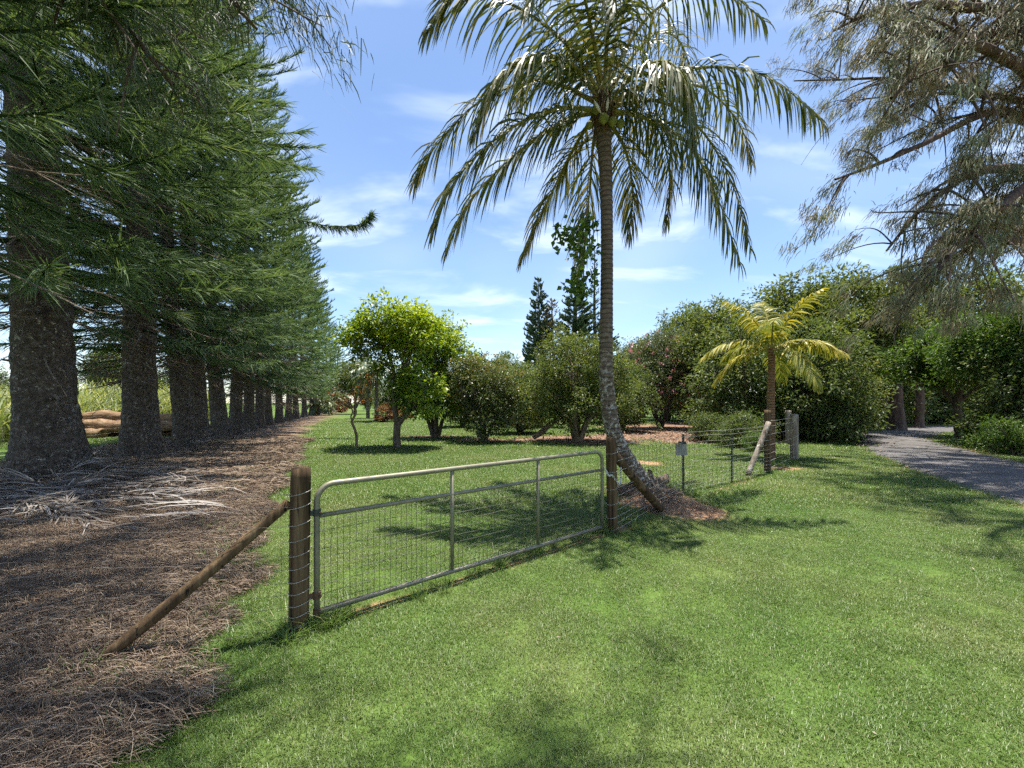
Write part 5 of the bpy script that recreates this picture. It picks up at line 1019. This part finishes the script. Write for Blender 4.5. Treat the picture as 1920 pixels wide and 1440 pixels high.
def litter():
    r = np.random.default_rng(2)
    def patch(seed, n, rad, L0, w, bias):
        q = np.random.default_rng(seed); a = q.uniform(0, 2 * np.pi, n); R = rad * np.sqrt(q.uniform(0, 1, n)); az = q.normal(bias, .55, n) + np.pi * q.integers(0, 2, n); L = L0 * q.uniform(.4, 1.4, n); k = np.linspace(-.5, .5, 5)
        P = np.zeros((n, 5, 3)); cv = q.normal(0, .2, n); P[..., 0] = (R * np.cos(a))[:, None] + np.cos(az)[:, None] * k * L[:, None] - np.sin(az)[:, None] * (k ** 2 * 2 * cv[:, None]) * L[:, None]; P[..., 1] = (R * np.sin(a))[:, None] + np.sin(az)[:, None] * k * L[:, None] + np.cos(az)[:, None] * (k ** 2 * 2 * cv[:, None]) * L[:, None]
        P[..., 2] = q.uniform(.004, .045, n)[:, None] + q.normal(0, .035, n)[:, None] * k + np.abs(q.normal(0, .05, n))[:, None] * (.25 - k ** 2) * 2
        b = QB(); b.tubes(P, w * q.uniform(.6, 1.2, n)[:, None] * np.array([.7, 1, 1, .9, .4])[None], q.beta(2, 2, n), 3); return bpy.data.objects.new('litter_patch', b.mesh('litter_patch', M['litter']))
    V = [patch(i, 380, .24, .12, .0014, .25) for i in range(4)] + [patch(30, 300, .24, .20, .0019, .25)] + [patch(9 + i, 170, .45, .30, .0048, .2) for i in range(3)]
    X, Y, I = [], [], []
    for (n, x0, x1, y0, y1, lo, hi) in ((5200, -8, 0, .8, 7, 0, 5), (5200, -16, -3, 6.5, 18, 5, 8)):
        x = r.uniform(x0, x1, n); y = r.uniform(y0, y1, n); k = (litter_mask(x, y) > .5 + .45 * r.uniform(-1, 1, n)) & (np.abs(x) < y * 1.36 + .9); X.append(x[k]); Y.append(y[k]); I.append(r.integers(lo, hi, k.sum()))
    # dirt at the palm foot
    n = 24; x = r.normal(PALM_BASE[0] + .1, .7, n); y = r.normal(PALM_BASE[1] - .6, .7, n); k = dirt_mask(x, y) > .5; X.append(x[k]); Y.append(y[k]); I.append(r.integers(0, 5, k.sum()))
    x, y, i = map(np.concatenate, (X, Y, I)); n = len(x)
    scatter('needle_litter', 'brown needle litter of fallen pine sprays under the pines', 'litter', np.c_[x, y, gz(x, y)], np.c_[r.normal(0, .05, (n, 2)), r.uniform(-.7, .7, n)], r.uniform(.7, 1.3, n), i, V)
litter()
def chips():                             # fallen leaves and chips on mulch and dirt
    r = np.random.default_rng(4); X = []
    for (n, x0, x1, y0, y1) in ((9000, -6, 16, 15, 28), (1100, 1, 5.5, 5.5, 11)):
        x = r.uniform(x0, x1, n); y = r.uniform(y0, y1, n); k = (mulch_mask(x, y) > .5) | (dirt_mask(x, y) > .55); X.append(np.c_[x[k], y[k]])
    P = np.concatenate(X); n = len(P); b = QB(); s = np.where(P[:, 1] > 13, .16, .07) * r.uniform(.6, 1.3, n)
    b.leaves(np.c_[P, gz(P[:, 0], P[:, 1]) + r.uniform(.008, .05, n)], np.c_[r.normal(0, 1, (n, 2)), r.normal(0, .2, n)], unit(np.c_[r.normal(0, .3, (n, 2)), np.ones(n)]), s, s * .45, r.beta(2, 1.6, n), .1)
    o = tag(link('fallen_leaves', b.mesh('fallen_leaves', M['litter'])), 'dry fallen leaves and chips on the mulch beneath the trees', 'fallen leaves', kind='stuff')
chips()
def debris():
    r = np.random.default_rng(14)
    # dry leaflets torn from the dead fronds
    n = 900; px = r.uniform(-120, 400, n) ; py = r.normal(945, 28, n).clip(888, 1012); D = EYE * F / (py - HY); x = (px - CX) / F * D; az = r.normal(.12, .38, n) + np.pi * r.integers(0, 2, n); L = r.uniform(.35, 1.15, n); k = np.linspace(-.5, .5, 6); cv = r.normal(0, .22, n)
    P = np.zeros((n, 6, 3)); P[..., 0] = x[:, None] + (np.cos(az)[:, None] * k - np.sin(az)[:, None] * cv[:, None] * k ** 2 * 2) * L[:, None]; P[..., 1] = D[:, None] + (np.sin(az)[:, None] * k + np.cos(az)[:, None] * cv[:, None] * k ** 2 * 2) * L[:, None]
    P[..., 2] = gz(P[..., 0], P[..., 1]) + r.uniform(.01, .16, n)[:, None] + (r.normal(.0, .12, n)[:, None] * k + r.uniform(0, .3, n)[:, None] * (.25 - k ** 2)) * L[:, None]; P[..., 2] = np.maximum(P[..., 2], gz(P[..., 0], P[..., 1]) + .012)
    q = QB(); q.ribbons(P, .022 * np.array([.3, .8, 1, 1, .7, .2])[None] * r.uniform(.6, 1.3, n)[:, None], unit(np.c_[-np.sin(az), np.cos(az), r.normal(0, .5, n)]), r.uniform(0, 1, n)); tag(link('dry_leaflets', q.mesh('dry_leaflets', M['dead_frond'])), 'tangle of loose grey palm leaflets before the first pine', 'dry leaves', kind='stuff')
    # sticks and bark chips on the needle litter
    n = 420; y = r.uniform(1.6, 15, n) ** 1.0; x = np.interp(y, EDGE_D, EDGE_X) - r.uniform(.1, 6, n); az = r.normal(.2, .6, n); L = r.uniform(.12, .8, n) * r.uniform(.4, 1, n); k = np.linspace(-.5, .5, 6)
    P = np.zeros((n, 6, 3)); P[..., 0] = x[:, None] + np.cos(az)[:, None] * k * L[:, None] + r.normal(0, .012, (n, 6)); P[..., 1] = y[:, None] + np.sin(az)[:, None] * k * L[:, None] + r.normal(0, .012, (n, 6)); P[..., 2] = gz(P[..., 0], P[..., 1]) + .035 + r.normal(0, .06, n)[:, None] * k
    q = QB(); q.tubes(P, r.uniform(.003, .010, n)[:, None] * np.array([.6, 1, 1, 1, .9, .4])[None], 0., 5); tag(link('sticks', q.mesh('sticks', M['dead_twig'], True)), 'small dead sticks strewn over the needle litter', 'sticks', kind='stuff')
    n = 700; y = r.uniform(1.6, 14, n); x = np.interp(y, EDGE_D, EDGE_X) - r.uniform(-.3, 6, n); q = QB(); q.leaves(np.c_[x, y, gz(x, y) + r.uniform(.03, .07, n)], np.c_[r.normal(0, 1, (n, 2)), r.normal(0, .25, n)], unit(np.c_[r.normal(0, .35, (n, 2)), np.ones(n)]), r.uniform(.02, .075, n), r.uniform(.012, .035, n), r.beta(2, 1.3, n), .15)
    n = 900; k = r.integers(30, 120, n); o_ = np.sign(r.normal(0, 1, n)) * (1.75 - np.abs(r.normal(0, .5, n))); T_ = unit(np.gradient(ROADC, axis=0))[k]; x = ROADC[k, 0] + T_[:, 1] * o_ + r.normal(0, .1, n); y = ROADC[k, 1] - T_[:, 0] * o_ + r.normal(0, .1, n)
    q.leaves(np.c_[x, y, gz(x, y) + .066], np.c_[r.normal(0, 1, (n, 2)), r.normal(0, .2, n)], unit(np.c_[r.normal(0, .3, (n, 2)), np.ones(n)]), r.uniform(.04, .12, n), r.uniform(.02, .05, n), r.beta(2, 1.3, n), .15)
    n = 70; y = r.uniform(1.8, 11, n); x = r.uniform(-2, 9, n); q.leaves(np.c_[x, y, gz(x, y) + .028], np.c_[r.normal(0, 1, (n, 2)), r.normal(0, .25, n)], unit(np.c_[r.normal(0, .35, (n, 2)), np.ones(n)]), r.uniform(.02, .06, n), r.uniform(.008, .022, n), r.beta(2, 1.3, n), .15)
    tag(link('dry_chips', q.mesh('dry_chips', M['litter'])), 'scattered dry leaf bits on litter and lawn', 'dry leaves', kind='stuff')
debris()
def cane():
    r = np.random.default_rng(6); n = 7000; D = r.uniform(15, 42, n); x = -.37 * D - 15.0 - r.uniform(0, 9, n) ** 1.0 + r.normal(0, .4, n); az = r.uniform(0, 6.28, n); L = r.uniform(2.0, 4.6, n) * (1 + .3 * (D > 25)); hd = np.stack((np.cos(az), np.sin(az), 0 * az), -1); k = np.linspace(0, 1, 6); sp = r.uniform(.2, .75, n)
    P = np.zeros((n, 6, 3)); P[..., 0] = x[:, None]; P[..., 1] = D[:, None]; P += hd[:, None] * (k ** 1.6 * (sp * L)[:, None])[..., None]; P[..., 2] += (k - .42 * k ** 3) * L[:, None] * (1.1 - .4 * sp[:, None])
    q = QB(); q.ribbons(P, .055 * np.array([.7, 1, 1, .8, .6, .1])[None], np.stack((-np.sin(az), np.cos(az), 0 * az), -1), (.5 + r.normal(0, .25, n)).clip(0, 1))
    tag(link('cane_grass', q.mesh('cane_grass', M['cane'])), 'tall pale cane grass bank beyond the pine trunks', 'tall grass', kind='stuff')
cane()
